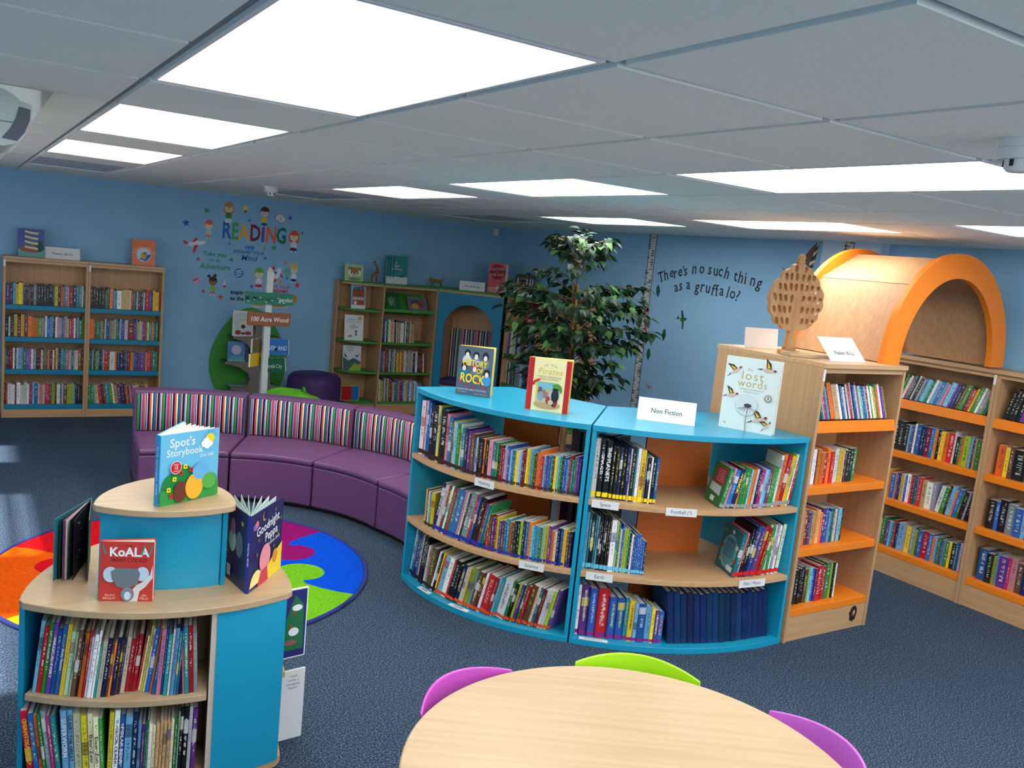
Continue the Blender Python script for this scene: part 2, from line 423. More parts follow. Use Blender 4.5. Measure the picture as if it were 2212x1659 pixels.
# wall-hung air conditioner, seen from its right end
t = thing('air_conditioner', 'pale air conditioning unit with dark grey end trim under the ceiling', 'air conditioner', (-.22, .66, 2.225))
prof = [(-.7, 0), (-.075, 0), (-.05, -.012), (-.03, -.028), (0, -.036), (.002, -.05), (-.001, -.085), (-.014, -.125), (-.036, -.155), (-.07, -.168), (-.13, -.172), (-.7, -.168)]
xz = lambda P, y0, y1, nm, mt: MB().add([(p[0], y, p[1]) for y in (y0, y1) for p in P], [tuple(range(len(P))), tuple(range(2 * len(P) - 1, len(P) - 1, -1))] + [(i, (i + 1) % len(P), len(P) + (i + 1) % len(P), len(P) + i) for i in range(len(P))]).build(nm, mt, t, smooth=35)
PALE = flat((206, 216, 206), 0.4)
xz(prof, 0, .55, 'body', PALE)
xz([(-.034, -.046), (-.003, -.05), (-.005, -.085), (-.018, -.122), (-.038, -.15), (-.078, -.146), (-.056, -.114), (-.042, -.08)], -.004, -.0005, 'end_trim', flat((96, 102, 112), 0.4))
MB().box(-.2, -.05, -.002, -.0005, -.098, -.093).build('trim_line', flat((150, 158, 152), 0.4), t)
MB().box(-.012, .0, .02, .5, -.16, -.11, 0, Matrix.Rotation(.25, 4, 'Y')).build('louvre', flat((70, 74, 80), 0.4), t)

# ---------------------------------------------------------------- rug
RC = (.654, 2.271)
t = thing('rug', 'round rainbow jigsaw pattern rug in front of the curved purple seat', 'rug', RC + (0,))
def pile(rgb): return noisy('rug_pile_%d_%d_%d' % rgb, tuple(int(v * .8) for v in rgb), rgb, (120, 120, 120), 3, 0.95, 0.5, 0.05)
wc = [(216, 18, 28), (240, 92, 10), (250, 222, 20), (120, 196, 36), (10, 84, 220), (150, 22, 110)]
# outer ring of puzzle wedges round a yellow hub; each wedge edge carries a knob
def wedge_edge(a, r0, r1, n=26):
    rm = .6; pol = [(r0, 0), (r0 + .1, .012), (rm - .2, .02), (rm - .1, .012), (rm - .065, .04)]
    pol += [(rm - .135 * math.sin(t_), .165 - .125 * math.cos(t_)) for t_ in [math.radians(30 + 15 * k) for k in range(21)]]
    pol += [(rm + .065, .04), (rm + .1, .012), (rm + .2, -.015), (r1 - .08, -.03), (r1, -.03)]
    ca, sa = math.cos(a), math.sin(a); s_ = -1 if abs(a - math.radians(20)) < .01 else 1
    return [(r * ca - o * s_ * sa, r * sa + o * s_ * ca) for r, o in pol]
ang = [math.radians(v) for v in (95, 147, 208, 265, -40, 20)]
order = [0, 1, 2, 3, 4, 5]
zt = .012
rb = MB()
for q in range(6):
    a0, a1 = ang[q], ang[(q + 1) % 6]
    while a1 < a0: a1 += 2 * PI
    e0 = wedge_edge(a0, .16, .975); e1 = wedge_edge(a1, .16, .975)
    b0 = math.atan2(e0[-1][1], e0[-1][0]); b1 = math.atan2(e1[-1][1], e1[-1][0])
    while b1 < b0: b1 += 2 * PI
    arc = [(.975 * math.cos(b0 + (b1 - b0) * k / 24), .975 * math.sin(b0 + (b1 - b0) * k / 24)) for k in range(1, 24)]
    inn = [(.16 * math.cos(a1 + (a0 - a1) * k / 8), .16 * math.sin(a1 + (a0 - a1) * k / 8)) for k in range(1, 8)]
    rb.prism(e0 + arc + e1[::-1] + inn, 0.001, zt, order[q])
rb.prism([(.17 * math.cos(k * PI / 12), .17 * math.sin(k * PI / 12)) for k in range(24)], 0.001, zt + .0005, 2)
rb.build('pile', [pile(c) for c in wc], t)
b = MB(); n = 72
b.tube([(.988 * math.cos(2 * PI * k / n), .988 * math.sin(2 * PI * k / n), .008) for k in range(n + 1)], .012, 8)
b.build('edge_binding', flat((44, 52, 120), 0.9), t, smooth=60)

# ---------------------------------------------------------------- curved sofa: four units
SF = [(.598, 3.589), (1.161, 3.427), (1.639, 3.101), (1.889, 2.559), (1.925, 1.94)]
SB = [(.66, 4.30), (1.475, 4.075), (2.165, 3.525), (2.50, 2.80), (2.555, 1.94)]
SC_ = (.45, 2.05)
SL = ['leftmost unit of the curved purple sofa with striped back, beside the bookcase', 'second unit from the left of the curved purple sofa with striped back',
      'third unit from the left of the curved purple sofa with striped back', 'rightmost unit of the curved purple sofa, half hidden by blue shelves']
def bulge(a, c, k):
    mx_, my_ = (a[0] + c[0]) / 2, (a[1] + c[1]) / 2
    dx, dy = c[0] - a[0], c[1] - a[1]; L = math.hypot(dx, dy); nx, ny = -dy / L, dx / L
    if (mx_ - SC_[0]) * nx + (my_ - SC_[1]) * ny < 0: nx, ny = -nx, -ny
    return arc3(a, (mx_ + nx * k, my_ + ny * k), c, 10)
def lerp2(p, q, t_): return (p[0] + (q[0] - p[0]) * t_, p[1] + (q[1] - p[1]) * t_)
for k in range(4):
    a, c, d, e_ = SF[k], SF[k + 1], SB[k + 1], SB[k]
    g = .006 / .6
    a, c = lerp2(a, c, g), lerp2(c, a, g); e_, d = lerp2(e_, d, g), lerp2(d, e_, g)
    cx, cy = sum(p[0] for p in (a, c, d, e_)) / 4, sum(p[1] for p in (a, c, d, e_)) / 4
    t = thing('sofa_unit', SL[k], 'sofa', (cx, cy, 0), 0, 'curved sofa units')
    L = lambda P: [(p[0] - cx, p[1] - cy) for p in P]
    fr = bulge(a, c, .045); bk = bulge(e_, d, .065)
    m0, m1 = lerp2(a, e_, .80), lerp2(c, d, .80); md = bulge(m0, m1, .06)
    MB().prism(L(bulge(lerp2(a, e_, .06), lerp2(c, d, .06), .045) + bulge(lerp2(e_, a, .04), lerp2(d, c, .04), .065)[::-1]), .0, .03).build('plinth', M['black'], t)
    MB().prism(L(bulge(lerp2(a, e_, .015), lerp2(c, d, .015), .045) + bulge(m0, m1, .06)[::-1]), .03, .315).build('base', M['vinyl'], t, bevel=.012)
    MB().prism(L(fr + md[::-1]), .316, .362).build('seat', M['vinyl'], t, bevel=.02, seg=3)
    MB().prism(L(md + bk[::-1]), .03, .662).build('back', M['vinyl'], t, bevel=.014, seg=3)
    # striped pad on the front of the back
    f0, f1 = lerp2(m0, m1, .03), lerp2(m1, m0, .03); p = L(bulge(f0, f1, .06)); n_ = len(p) - 1
    vs = []; us = []
    acc = 0
    for i, q in enumerate(p):
        if i: acc += math.hypot(q[0] - p[i - 1][0], q[1] - p[i - 1][1])
        dx, dy = SC_[0] - cx - q[0], SC_[1] - cy - q[1]; l_ = math.hypot(dx, dy); dx, dy = dx / l_, dy / l_
        for (o_, zz) in ((0, .364), (.014, .372), (.018, .5), (.014, .634), (0, .642)):
            vs.append((q[0] + dx * o_, q[1] + dy * o_, zz)); us.append(acc + k * .05)
    b = MB(); b.add(vs, [(i * 5 + j, (i + 1) * 5 + j, (i + 1) * 5 + j + 1, i * 5 + j + 1) for i in range(n_) for j in range(4)] + [(0, 1, 2, 3, 4), tuple(n_ * 5 + j for j in (4, 3, 2, 1, 0))])
    me = b.mesh('backrest_pad', M['stripe'], recalc=False); me.polygons.foreach_set('use_smooth', [True] * len(me.polygons))
    uv = me.uv_layers.new(name='UVMap')
    for lp in me.loops: uv.data[lp.index].uv = (us[lp.vertex_index], 0)
    link('backrest_pad', me, t)

# ---------------------------------------------------------------- bookcases
def bookcase(label, loc, rz, w, d, h, zs, shelf_mat, wood=None, tilt=False, double=False, tagside=None, name='bookcase', overhang=.012):
    wood = wood or M['beech']
    t = thing(name, label, 'bookcase', loc, rz)
    P = .02; dd = d / 2 - .01 if double else d
    for x in (0, w - P): MB().box(x, x + P, 0, d, 0, h - .024).build('side_panel', wood, t)
    MB().box(0, w, -overhang, d + (overhang if double else 0), h - .024, h).build('top_panel', M['beech_x'], t, bevel=.002)
    if double: MB().box(P, w - P, dd, d - dd, .0, h - .024).build('back_panel', wood, t)
    else: MB().box(P, w - P, d - .012, d, .0, h - .024).build('back_panel', wood, t)
    MB().box(P, w - P, .008, .026, 0, zs[-1] - .042).build('plinth', M['beech_x'], t)
    MB().box(P, w - P, .004, .03, h - .05, h - .026).build('top_rail', M['beech_x'], t)
    back = dd - .002 if double else d - .014
    for k, z in enumerate(zs):
        if tilt and k == 0:
            b = MB(); b.box(P, w - P, 0, back / math.cos(.22) - .03, -.03, 0); b.box(P, w - P, -.012, 0, -.05, .012)
            b.box(P + .05, w - P - .12, back / math.cos(.22) - .045, back / math.cos(.22) - .03, 0, .2)
            o = b.build('display_shelf', shelf_mat, t); o.location = (0, .02, z + .0); o.rotation_euler = (-.22, 0, 0)
        else: MB().box(P, w - P, .006, back, z - .042, z).build('shelf', shelf_mat, t, bevel=.003)
    if tagside is not None:
        b = MB().box(0, .016, -.0015, 0, h - .09, h - .03); a_ = 0 if tagside == 0 else w - P
        o = b.build('label_tag', M['white'], t); o.location = (a_ + .002, 0, 0)
    return t
ZF = [1.03, .74, .442, .117]
bookcase('left half of the tall beech bookcase with blue shelves against the far wall', (-.105, 6.39, 0), 0, .68, .255, 1.458, ZF, M['teal'], tagside=0)
bookcase('right half of the tall beech bookcase with blue shelves, next to the sofa', (.577, 6.39, 0), 0, .66, .255, 1.458, ZF, M['teal'], tagside=0)
ZO = [1.185, .846, .51, .178]
bookcase('double-sided beech bookcase with orange shelves standing beside the curved blue shelving', (3.285, .33, 0), 0, .69, .74, 1.5, ZO, M['orange'], tilt=True, double=True, tagside=0)
bookcase('beech bookcase with orange shelves on the right wall under the orange arch', (4.915, 1.03, 0), -PI / 2, .69, .232, 1.49, ZO, M['orange'], tilt=True, tagside=1)
bookcase('beech bookcase with orange shelves cut off by the right edge of the photo', (4.915, .338, 0), -PI / 2, .69, .232, 1.49, ZO, M['orange'], tilt=True)
# small dark sticker on the plinth of the double-sided case
t = thing('sticker', 'small dark ragged sticker at the foot of the orange-shelved case', 'sticker', (3.86, .3375, .085))
a = Art(); pts = []
for k in range(26): r = .034 + .013 * rnd.random(); pts.append((r * .85 * math.cos(2 * PI * k / 26), r * 1.15 * math.sin(2 * PI * k / 26)))
a.poly(pts, (34, 22, 26)); a.ell(.002, .0, .018, .022, (120, 60, 50)); a.ell(.006, .004, .007, .013, (225, 180, 120)); a.build('print', t, FACE)

# ---------------------------------------------------------------- orange arch over the gap between the orange bookcases
t = thing('arch_canopy', 'orange arched canopy with beech skin bridging the two orange bookcases', 'arch', (4.43, .38, 1.5))
def arch_ring(ro, zo, ri, zi, y0, y1):
    n = 36; b = MB(); vs = []
    for yy in (y0, y1):
        for (rx, rz_) in ((ro, zo), (ri, zi)):
            vs += [(rx * math.cos(PI * k / n), yy, rz_ * math.sin(PI * k / n)) for k in range(n + 1)]
    m_ = n + 1; fs = []
    for k in range(n):
        fs += [(k, k + 1, m_ + k + 1, m_ + k), (2 * m_ + k, 3 * m_ + k, 3 * m_ + k + 1, 2 * m_ + k + 1), (k, 2 * m_ + k, 2 * m_ + k + 1, k + 1), (m_ + k, m_ + k + 1, 3 * m_ + k + 1, 3 * m_ + k)]
    fs += [(0, m_, 3 * m_, 2 * m_), (n, 2 * m_ + n, 3 * m_ + n, m_ + n)]
    return b.add(vs, fs)
arch_ring(.60, .645, .455, .505, 0, .035).build('arch_ring', M['orange'], t, smooth=30)
arch_ring(.60, .645, .455, .505, .655, .69).build('arch_ring', M['orange'], t, smooth=30)
an = [0, 46, 83, 97, 134, 180]
for q in range(5):
    p0, p1 = [(.565 * math.cos(math.radians(v)), .61 * math.sin(math.radians(v)) + .003) for v in (an[q], an[q + 1])]
    d = Vector((p1[0] - p0[0], 0, p1[1] - p0[1])); nn = Vector((d.z, 0, -d.x)).normalized() * .016; g = d.normalized() * .003
    A = Vector((p0[0], 0, p0[1])) + g; B_ = Vector((p1[0], 0, p1[1])) - g
    vs = []
    for yy in (.0355, .6545): vs += [(A.x, yy, A.z), (B_.x, yy, B_.z), (B_.x - nn.x, yy, B_.z - nn.z), (A.x - nn.x, yy, A.z - nn.z)]
    b = MB().add(vs, [(0, 1, 2, 3), (7, 6, 5, 4), (0, 4, 5, 1), (1, 5, 6, 2), (2, 6, 7, 3), (3, 7, 4, 0)])
    b.build('skin_panel', M['beech'], t)

# ---------------------------------------------------------------- curved blue shelving: two double-sided wedge units
ZB = [.745, .378, .03]
W1 = dict(P0=(1.735, 1.784), Pm=(1.885, 1.062), P1=(2.170, .745), Q0=(2.38, 1.80), Q1=(2.617, 1.200))
W2 = dict(P0=(2.176, .739), Pm=(2.603, .45), P1=(3.272, .34), Q0=(2.623, 1.194), Q1=(3.258, .975))
def inset(P, Q, a): return lerp2(P, Q, a)
def wedge(label, W):
    P0, Pm, P1, Q0, Q1 = W['P0'], W['Pm'], W['P1'], W['Q0'], W['Q1']
    cx, cy = (P0[0] + P1[0] + Q0[0] + Q1[0]) / 4, (P0[1] + P1[1] + Q0[1] + Q1[1]) / 4
    t = thing('curved_bookcase', label, 'bookcase', (cx, cy, 0))
    L = lambda P: [(p[0] - cx, p[1] - cy) for p in P]
    out = arc3(P0, Pm, P1, 22)
    full = L(out + [Q1, Q0])
    MB().prism(full, 1.087, 1.115).build('top_panel', M['blue'], t, bevel=.0015)
    MB().prism(full, 0.0, .03).build('base_panel', M['blue'], t, bevel=.0015)
    def side(P, Q, R, S_):     # 20 mm board along edge P-Q, thickness toward R-S_
        l1 = math.hypot(R[0] - P[0], R[1] - P[1]); l2 = math.hypot(S_[0] - Q[0], S_[1] - Q[1])
        p, q = inset(P, Q, .006), inset(Q, P, .006)
        d1 = Vector((R[0] - P[0], R[1] - P[1])); d2 = Vector((S_[0] - Q[0], S_[1] - Q[1])); dn = (d1 + d2).normalized()
        e = Vector((Q[0] - P[0], Q[1] - P[1])).normalized(); nn = Vector((-e.y, e.x));
        if nn.dot(dn) < 0: nn = -nn
        pts = [p, q, (q[0] + nn.x * .02, q[1] + nn.y * .02), (p[0] + nn.x * .02, p[1] + nn.y * .02)]
        MB().prism(L(pts), .0302, 1.0868).build('side_panel', M['blue'], t)
    side(P0, Q0, P1, Q1); side(P1, Q1, P0, Q0)
    # shelves stop against the sides
    def shp(a):
        A, B_ = lerp2(P0, P1, a), lerp2(P1, P0, a)
        o2 = arc3(P0, Pm, P1, 60)
        lo, hi = int(60 * a), 60 - int(60 * a)
        qa, qb = lerp2(Q0, Q1, a * 1.7), lerp2(Q1, Q0, a * 1.7)
        return o2[lo:hi + 1] + [qb, qa]
    for z in ZB[:2]: MB().prism(L(shp(.024)), z - .026, z).build('shelf', M['beech_x'], t, bevel=.002)
    # orange divider in the middle of the depth
    c0, c1 = lerp2(P0, Q0, .56), lerp2(P1, Q1, .56)
    a_, b_ = lerp2(c0, c1, .3), lerp2(c0, c1, .72)
    e = Vector((b_[0] - a_[0], b_[1] - a_[1])).normalized(); nn = (-e.y * .008, e.x * .008)
    for z0, z1 in ((.0302, ZB[1] - .0262), (ZB[1] + .0002, ZB[0] - .0262), (ZB[0] + .0002, 1.0868)):
        MB().prism(L([(a_[0] - nn[0], a_[1] - nn[1]), (b_[0] - nn[0], b_[1] - nn[1]), (b_[0] + nn[0], b_[1] + nn[1]), (a_[0] + nn[0], a_[1] + nn[1])]), z0, z1).build('divider_panel', M['orange_dull'], t)
    return t
wedge('left wedge of the curved blue bookcase, its end beside the purple sofa', W1)
wedge('right wedge of the curved blue bookcase, touching the orange-shelved case', W2)

# ---------------------------------------------------------------- tiered book stand in the foreground
def rtri(A, B_, C, bul, cut=.03):
    V = [A, B_, C]; G = ((A[0] + B_[0] + C[0]) / 3, (A[1] + B_[1] + C[1]) / 3); pts = []
    for q in range(3):
        p, r = V[q], V[(q + 1) % 3]; L_ = math.hypot(r[0] - p[0], r[1] - p[1])
        p2, r2 = lerp2(p, r, cut / L_), lerp2(r, p, cut / L_)
        mx_, my_ = lerp2(p, r, .5); dx, dy = mx_ - G[0], my_ - G[1]; l_ = math.hypot(dx, dy)
        pts += arc3(p2, (mx_ + dx / l_ * bul, my_ + dy / l_ * bul), r2, 16)
    return pts
TA, TB, TC = (-.262, .425), (.582, .237), (.325, 1.065)
TG = (.215, .5757)
ST = thing('tiered_book_stand', 'three-sided blue and beech book stand with two tiers in the left foreground', 'book stand', TG + (0,))
Ls = lambda P: [(p[0] - TG[0], p[1] - TG[1]) for p in P]
def scaled(s): return [(TG[0] + (v[0] - TG[0]) * s, TG[1] + (v[1] - TG[1]) * s) for v in (TA, TB, TC)]
MB().prism(Ls(rtri(TA, TB, TC, .118)), .642, .665).build('top_panel', M['beech_pale'], ST, bevel=.003)
MB().prism(Ls(rtri(*scaled(.985), .115)), .02, .05).build('base_panel', M['beech_pale'], ST, bevel=.002)
MB().prism(Ls(rtri(*scaled(.9), .1)), .0, .02).build('plinth', M['black'], ST)
ZS = [.36, .05]
cyc = [(TA, TB), (TB, TC), (TC, TA)]
for q, (p, r) in enumerate(cyc):
    p, r = scaled(.965)[q], scaled(.965)[(q + 1) % 3]
    mx_, my_ = lerp2(p, r, .5); dx, dy = mx_ - TG[0], my_ - TG[1]; l_ = math.hypot(dx, dy); n_ = (dx / l_, dy / l_)
    arc = arc3(p, (mx_ + n_[0] * .112, my_ + n_[1] * .112), r, 40)
    seg = arc[28:40]                                                        # blue corner board
    inner = [(v[0] - n_[0] * .02, v[1] - n_[1] * .02) for v in seg]
    MB().prism(Ls(seg + inner[::-1]), .0505, .6415).build('corner_panel', M['blue'], ST)
    v = arc[28]; u = Vector((r[0] - p[0], r[1] - p[1])).normalized()
    side = [(v[0] - u.x * .0, v[1] - u.y * .0), (v[0] - u.x * .018, v[1] - u.y * .018), (v[0] - u.x * .018 - n_[0] * .24, v[1] - u.y * .018 - n_[1] * .24), (v[0] - n_[0] * .24, v[1] - n_[1] * .24)]
    MB().prism(Ls([(w_[0] - n_[0] * .004, w_[1] - n_[1] * .004) for w_ in side]), .0505, .6415).build('side_panel', flat((214, 196, 178), 0.45), ST)
    bp0, bp1 = lerp2(p, r, .10), lerp2(p, r, .72); o_ = .17
    q0 = (bp0[0] - n_[0] * (o_ - .02), bp0[1] - n_[1] * (o_ - .02)); q1 = (bp1[0] - n_[0] * (o_ - .02), bp1[1] - n_[1] * (o_ - .02))
    q2 = (q1[0] - n_[0] * .012, q1[1] - n_[1] * .012); q3 = (q0[0] - n_[0] * .012, q0[1] - n_[1] * .012)
    MB().prism(Ls([q0, q1, q2, q3]), .0505, .6415).build('back_panel', flat((188, 150, 112), 0.5), ST)
    # middle shelf of this bay
    sh = arc[1:28]
    MB().prism(Ls([lerp2(w_, TG, .012) for w_ in sh] + [(q1[0] - u.x * .02, q1[1] - u.y * .02), q0]), ZS[0] - .022, ZS[0]).build('shelf', M['beech_pale'], ST, bevel=.002)
# blue end board closing the left corner of the front bay
arcL = arc3(TA, lerp2(TA, TB, .5), TB, 10)
# upper tier
UA, UB, UC = (-.05, .462), (.398, .352), (.268, .79)
UG = ((UA[0] + UB[0] + UC[0]) / 3, (UA[1] + UB[1] + UC[1]) / 3)
MB().prism(Ls(rtri(UA, UB, UC, .062, .02)), .93, .952).build('upper_top', M['beech_pale'], ST, bevel=.003)
def us(s): return [(UG[0] + (v[0] - UG[0]) * s, UG[1] + (v[1] - UG[1]) * s) for v in (UA, UB, UC)]
for q in range(3):
    V = us(.86); p, r = V[q], V[(q + 1) % 3]
    mx_, my_ = lerp2(p, r, .5); dx, dy = mx_ - UG[0], my_ - UG[1]; l_ = math.hypot(dx, dy); n_ = (dx / l_, dy / l_)
    arc = arc3(p, (mx_ + n_[0] * .03, my_ + n_[1] * .03), lerp2(r, p, .05), 14)
    inner = [(v[0] - n_[0] * .018, v[1] - n_[1] * .018) for v in arc]
    MB().prism(Ls(arc[:] + inner[::-1]), .6655, .9295).build('upper_panel', M['blue'], ST)
# ---------------------------------------------------------------- books
PAL = {'rd': ('red', (196, 34, 38)), 'mr': ('dark red', (122, 26, 40)), 'nv': ('navy', (24, 38, 84)), 'bl': ('blue', (40, 96, 176)), 'lb': ('light blue', (120, 186, 222)),
       'te': ('teal', (40, 132, 142)), 'gn': ('green', (52, 138, 66)), 'lg': ('pale green', (170, 214, 168)), 'yg': ('lime', (168, 190, 52)), 'ye': ('yellow', (240, 208, 52)),
       'or': ('orange', (238, 124, 44)), 'br': ('brown', (104, 72, 50)), 'tn': ('tan', (206, 170, 120)), 'cr': ('cream', (232, 222, 190)), 'wh': ('white', (236, 236, 234)),
       'gy': ('grey', (136, 140, 146)), 'bk': ('black', (26, 26, 30)), 'pu': ('purple', (104, 58, 140)), 'pk': ('pink', (224, 140, 168)), 'mg': ('magenta', (184, 40, 110))}
DARK = ('rd', 'mr', 'nv', 'bl', 'te', 'gn', 'br', 'bk', 'pu', 'mg', 'gy')
ONES = ['', 'first', 'second', 'third', 'fourth', 'fifth', 'sixth', 'seventh', 'eighth', 'ninth', 'tenth', 'eleventh', 'twelfth', 'thirteenth', 'fourteenth', 'fifteenth', 'sixteenth', 'seventeenth', 'eighteenth', 'nineteenth']
TENS = {2: ('twentieth', 'twenty'), 3: ('thirtieth', 'thirty'), 4: ('fortieth', 'forty'), 5: ('fiftieth', 'fifty'), 6: ('sixtieth', 'sixty')}
def ordinal(k):
    if k < 20: return ONES[k]
    a, b = divmod(k, 10)
    return TENS[a][0] if b == 0 else TENS[a][1] + '-' + ONES[b]

def book_meshes(kind):
    """unit book: x thickness, y depth from the spine at y=0, z height; cover plus a page block"""
    c = MB(); a = .1 if kind == 'hardback' else .07
    if kind == 'hardback':
        sp = [(0, .03), (.12, .008), (.5, 0), (.88, .008), (1, .03)]
        c.prism(sp + [(1, 1), (1 - a, 1), (1 - a, .05), (a, .05), (a, 1), (0, 1)], 0, 1)
        pg = (a, 1 - a, .05, .965, .018, .975)
    else:
        c.prism([(0, .012), (.06, 0), (.94, 0), (1, .012), (1, 1), (1 - a, 1), (1 - a, .03), (a, .03), (a, 1), (0, 1)], 0, 1)
        pg = (a, 1 - a, .03, .99, .004, .99)
    p = MB().box(*pg)
    return c.mesh('book_' + kind, M['book']), p.mesh('page_block', M['paper'])
BM = {k: book_meshes(k) for k in ('hardback', 'paperback')}
def jit(rgb, r=None):
    r = r or rnd; s = r.uniform(.82, 1.1)
    return tuple(max(0, min(255, v * s + r.uniform(-10, 10))) for v in rgb)

def spine_title(o, s, t, d, h, txt, col, frac=.62, z0=.2, bold=.012):
    """lettering reading downwards on the spine of one book, made in the book's own unit frame"""
    vs, fs = text_polys(txt, 1.0, bold, 0, 1.0, 'CENTER')
    x0, x1 = min(v[0] for v in vs), max(v[0] for v in vs); y0, y1 = min(v[1] for v in vs), max(v[1] for v in vs)
    L = h * frac; k = min(L / (x1 - x0), t * .62 / (y1 - y0)) ; kx = min(L / (x1 - x0), k * 1.7)
    b = MB()
    b.add([(.5 + (v[1] - (y0 + y1) / 2) * k / t, -.0006 / d, z0 + frac / 2 - (v[0] - (x0 + x1) / 2) * kx / h) for v in vs], fs)
    link('spine_title', b.mesh('spine_title', flat(col), recalc=False), o)

def parse(seq):
    out = []
    for w in seq.split():
        out.append((w[:2], int(w[2]) if len(w) > 2 and w[2].isdigit() else 2))
    return out
def shelf_row(seq, P, Q, z, hfn, depth, where, group, lean=None, off=None, tape=None, titles=None, plain=None, gap=.0006, fill=1.0, hard=.3):
    """books side by side from P to Q (world xy, left to right seen from the front); off(u) moves a spine back from the line P-Q"""
    bs = parse(seq); tot = sum(b[1] for b in bs)
    P, Q = Vector(P), Vector(Q); L = (Q - P).length; u = (Q - P) / L; n = Vector((u.y, -u.x))     # n faces the reader
    rz = math.atan2(u.y, u.x); x = 0.0; cnt = 0
    unit = L * fill / tot
    for code, w in bs:
        cnt += 1
        t = unit * w; f = (x + t / 2) / L
        la = lean(f) if lean else 0.0
        tt = t * math.cos(la) - gap
        nm, rgb = PAL[code]
        h = hfn(f, cnt) * rnd.uniform(.965, 1.02); d = depth * rnd.uniform(.93, 1.03) * (1 if h > .2 else .9)
        kind = 'hardback' if rnd.random() < hard else 'paperback'
        o = link('book', BM[kind][0]); link('page_block', BM[kind][1], o)
        o_ = off(f) if off else 0.0
        p = P + u * x - n * (o_ + rnd.uniform(0, .006))
        if la > 0: p = p                              # tops lean to the right: turn about the bottom right edge
        # lean about the bottom corner that carries the book
        mat = Matrix.Translation((p.x, p.y, z + .0006)) @ Matrix.Rotation(rz, 4, 'Z')
        if la > 0: mat = mat @ Matrix.Translation((t, 0, 0)) @ Matrix.Rotation(la, 4, 'Y') @ Matrix.Translation((-tt, 0, 0))
        elif la < 0: mat = mat @ Matrix.Rotation(la, 4, 'Y')
        o.matrix_world = mat @ Matrix.Diagonal((tt, d, h, 1))
        c = jit(rgb); o.color = lin(c) + (1,)
        acc = (236, 234, 226) if code in DARK and rnd.random() < .8 else ((246, 214, 60) if code in DARK else rnd.choice([(30, 30, 40), (150, 30, 40), (30, 60, 130)]))
        if plain: acc = plain; o.color = lin(jit((16, 48, 98))) + (1,)
        o['accent'] = lin(acc) + (1.0,)
        tp = tape(f) if callable(tape) else tape
        o['tape'] = (lin(tp) + (1.0,)) if tp else (0.0, 0.0, 0.0, 0.0)
        ttl = (titles or {}).get(cnt)
        if ttl:
            txt, tc = ttl[0], ttl[1]
            spine_title(o, None, tt, d, h, txt, tc, *(ttl[2:]))
        th = 'thin' if tt < .0085 else ('thick' if tt > .02 else 'slim' if tt < .013 else 'medium')
        lab = ('%s book titled %s, %s on %s' % (nm, ttl[0].title(), ordinal(cnt), where)) if ttl else ('%s %s book, %s from left on %s' % (th, nm, ordinal(cnt), where))
        tag(o, lab, 'book', group)
        x += t
    return cnt
# --- everything else that is packed on shelves further off: one countless mass of spines
RV = []; RF = []; RU = []; RC1 = []; RC2 = []
ridx = [0]
def far_book(mat, t, d, h, rgb, acc, tape=None):
    o = len(RV)
    vs = [(0, 0, 0), (t, 0, 0), (t, d, 0), (0, d, 0), (0, 0, h), (t, 0, h), (t, d, h), (0, d, h), (0, 0, h * .025), (t, 0, h * .025), (t, 0, h * .105), (0, 0, h * .105)]
    RV.extend(tuple(mat @ Vector(v)) for v in vs)
    k = ridx[0]; ridx[0] += 1
    fs = [(11, 10, 5, 4), (0, 1, 9, 8), (8, 9, 10, 11), (1, 2, 6, 5), (3, 0, 4, 7), (4, 5, 6, 7), (2, 3, 7, 6)]
    for q, f in enumerate(fs):
        RF.append(tuple(i + o for i in f))
        if q == 0: RU.extend([(k + .01, .11), (k + .99, .11), (k + .99, 1), (k + .01, 1)])
        else: RU.extend([(k + .01, 0)] * 4)
        c = (225, 220, 206) if q == 5 else (tape if tape and q == 2 else rgb)
        RC1.extend([lin(c) + (1,)] * 4); RC2.extend([lin(acc) + (1,)] * 4)
def far_row(seq, P, Q, z, h, d, lean=None, tiltback=0.0, fill=1.0, off=0.0, off_fn=None, tape=None, rough=.012):
    bs = parse(seq); tot = sum(b[1] for b in bs); P, Q = Vector(P), Vector(Q); L = (Q - P).length; u = (Q - P) / L; n = Vector((u.y, -u.x)); rz = math.atan2(u.y, u.x)
    x = 0; unit = L * fill / tot
    for code, w in bs:
        t = unit * w; f = x / L; la = lean(f) if lean else 0
        hh = (h(f) if callable(h) else h) * rnd.uniform(.9, 1.05)
        p = P + u * x - n * (off + (off_fn(f) if off_fn else 0) + rnd.uniform(0, rough))
        m = Matrix.Translation((p.x, p.y, z + .0008)) @ Matrix.Rotation(rz, 4, 'Z') @ Matrix.Rotation(-tiltback, 4, 'X')
        tt = t * math.cos(la) - .0006
        if la > 0: m = m @ Matrix.Translation((t, 0, 0)) @ Matrix.Rotation(la, 4, 'Y') @ Matrix.Translation((-tt, 0, 0))
        elif la < 0: m = m @ Matrix.Rotation(la, 4, 'Y')
        acc = (234, 232, 224) if code in DARK else rnd.choice([(40, 36, 44), (140, 30, 40), (40, 60, 120)])
        far_book(m, tt, d * rnd.uniform(.9, 1), hh, jit(PAL[code][1]), acc, tape)
        x += t
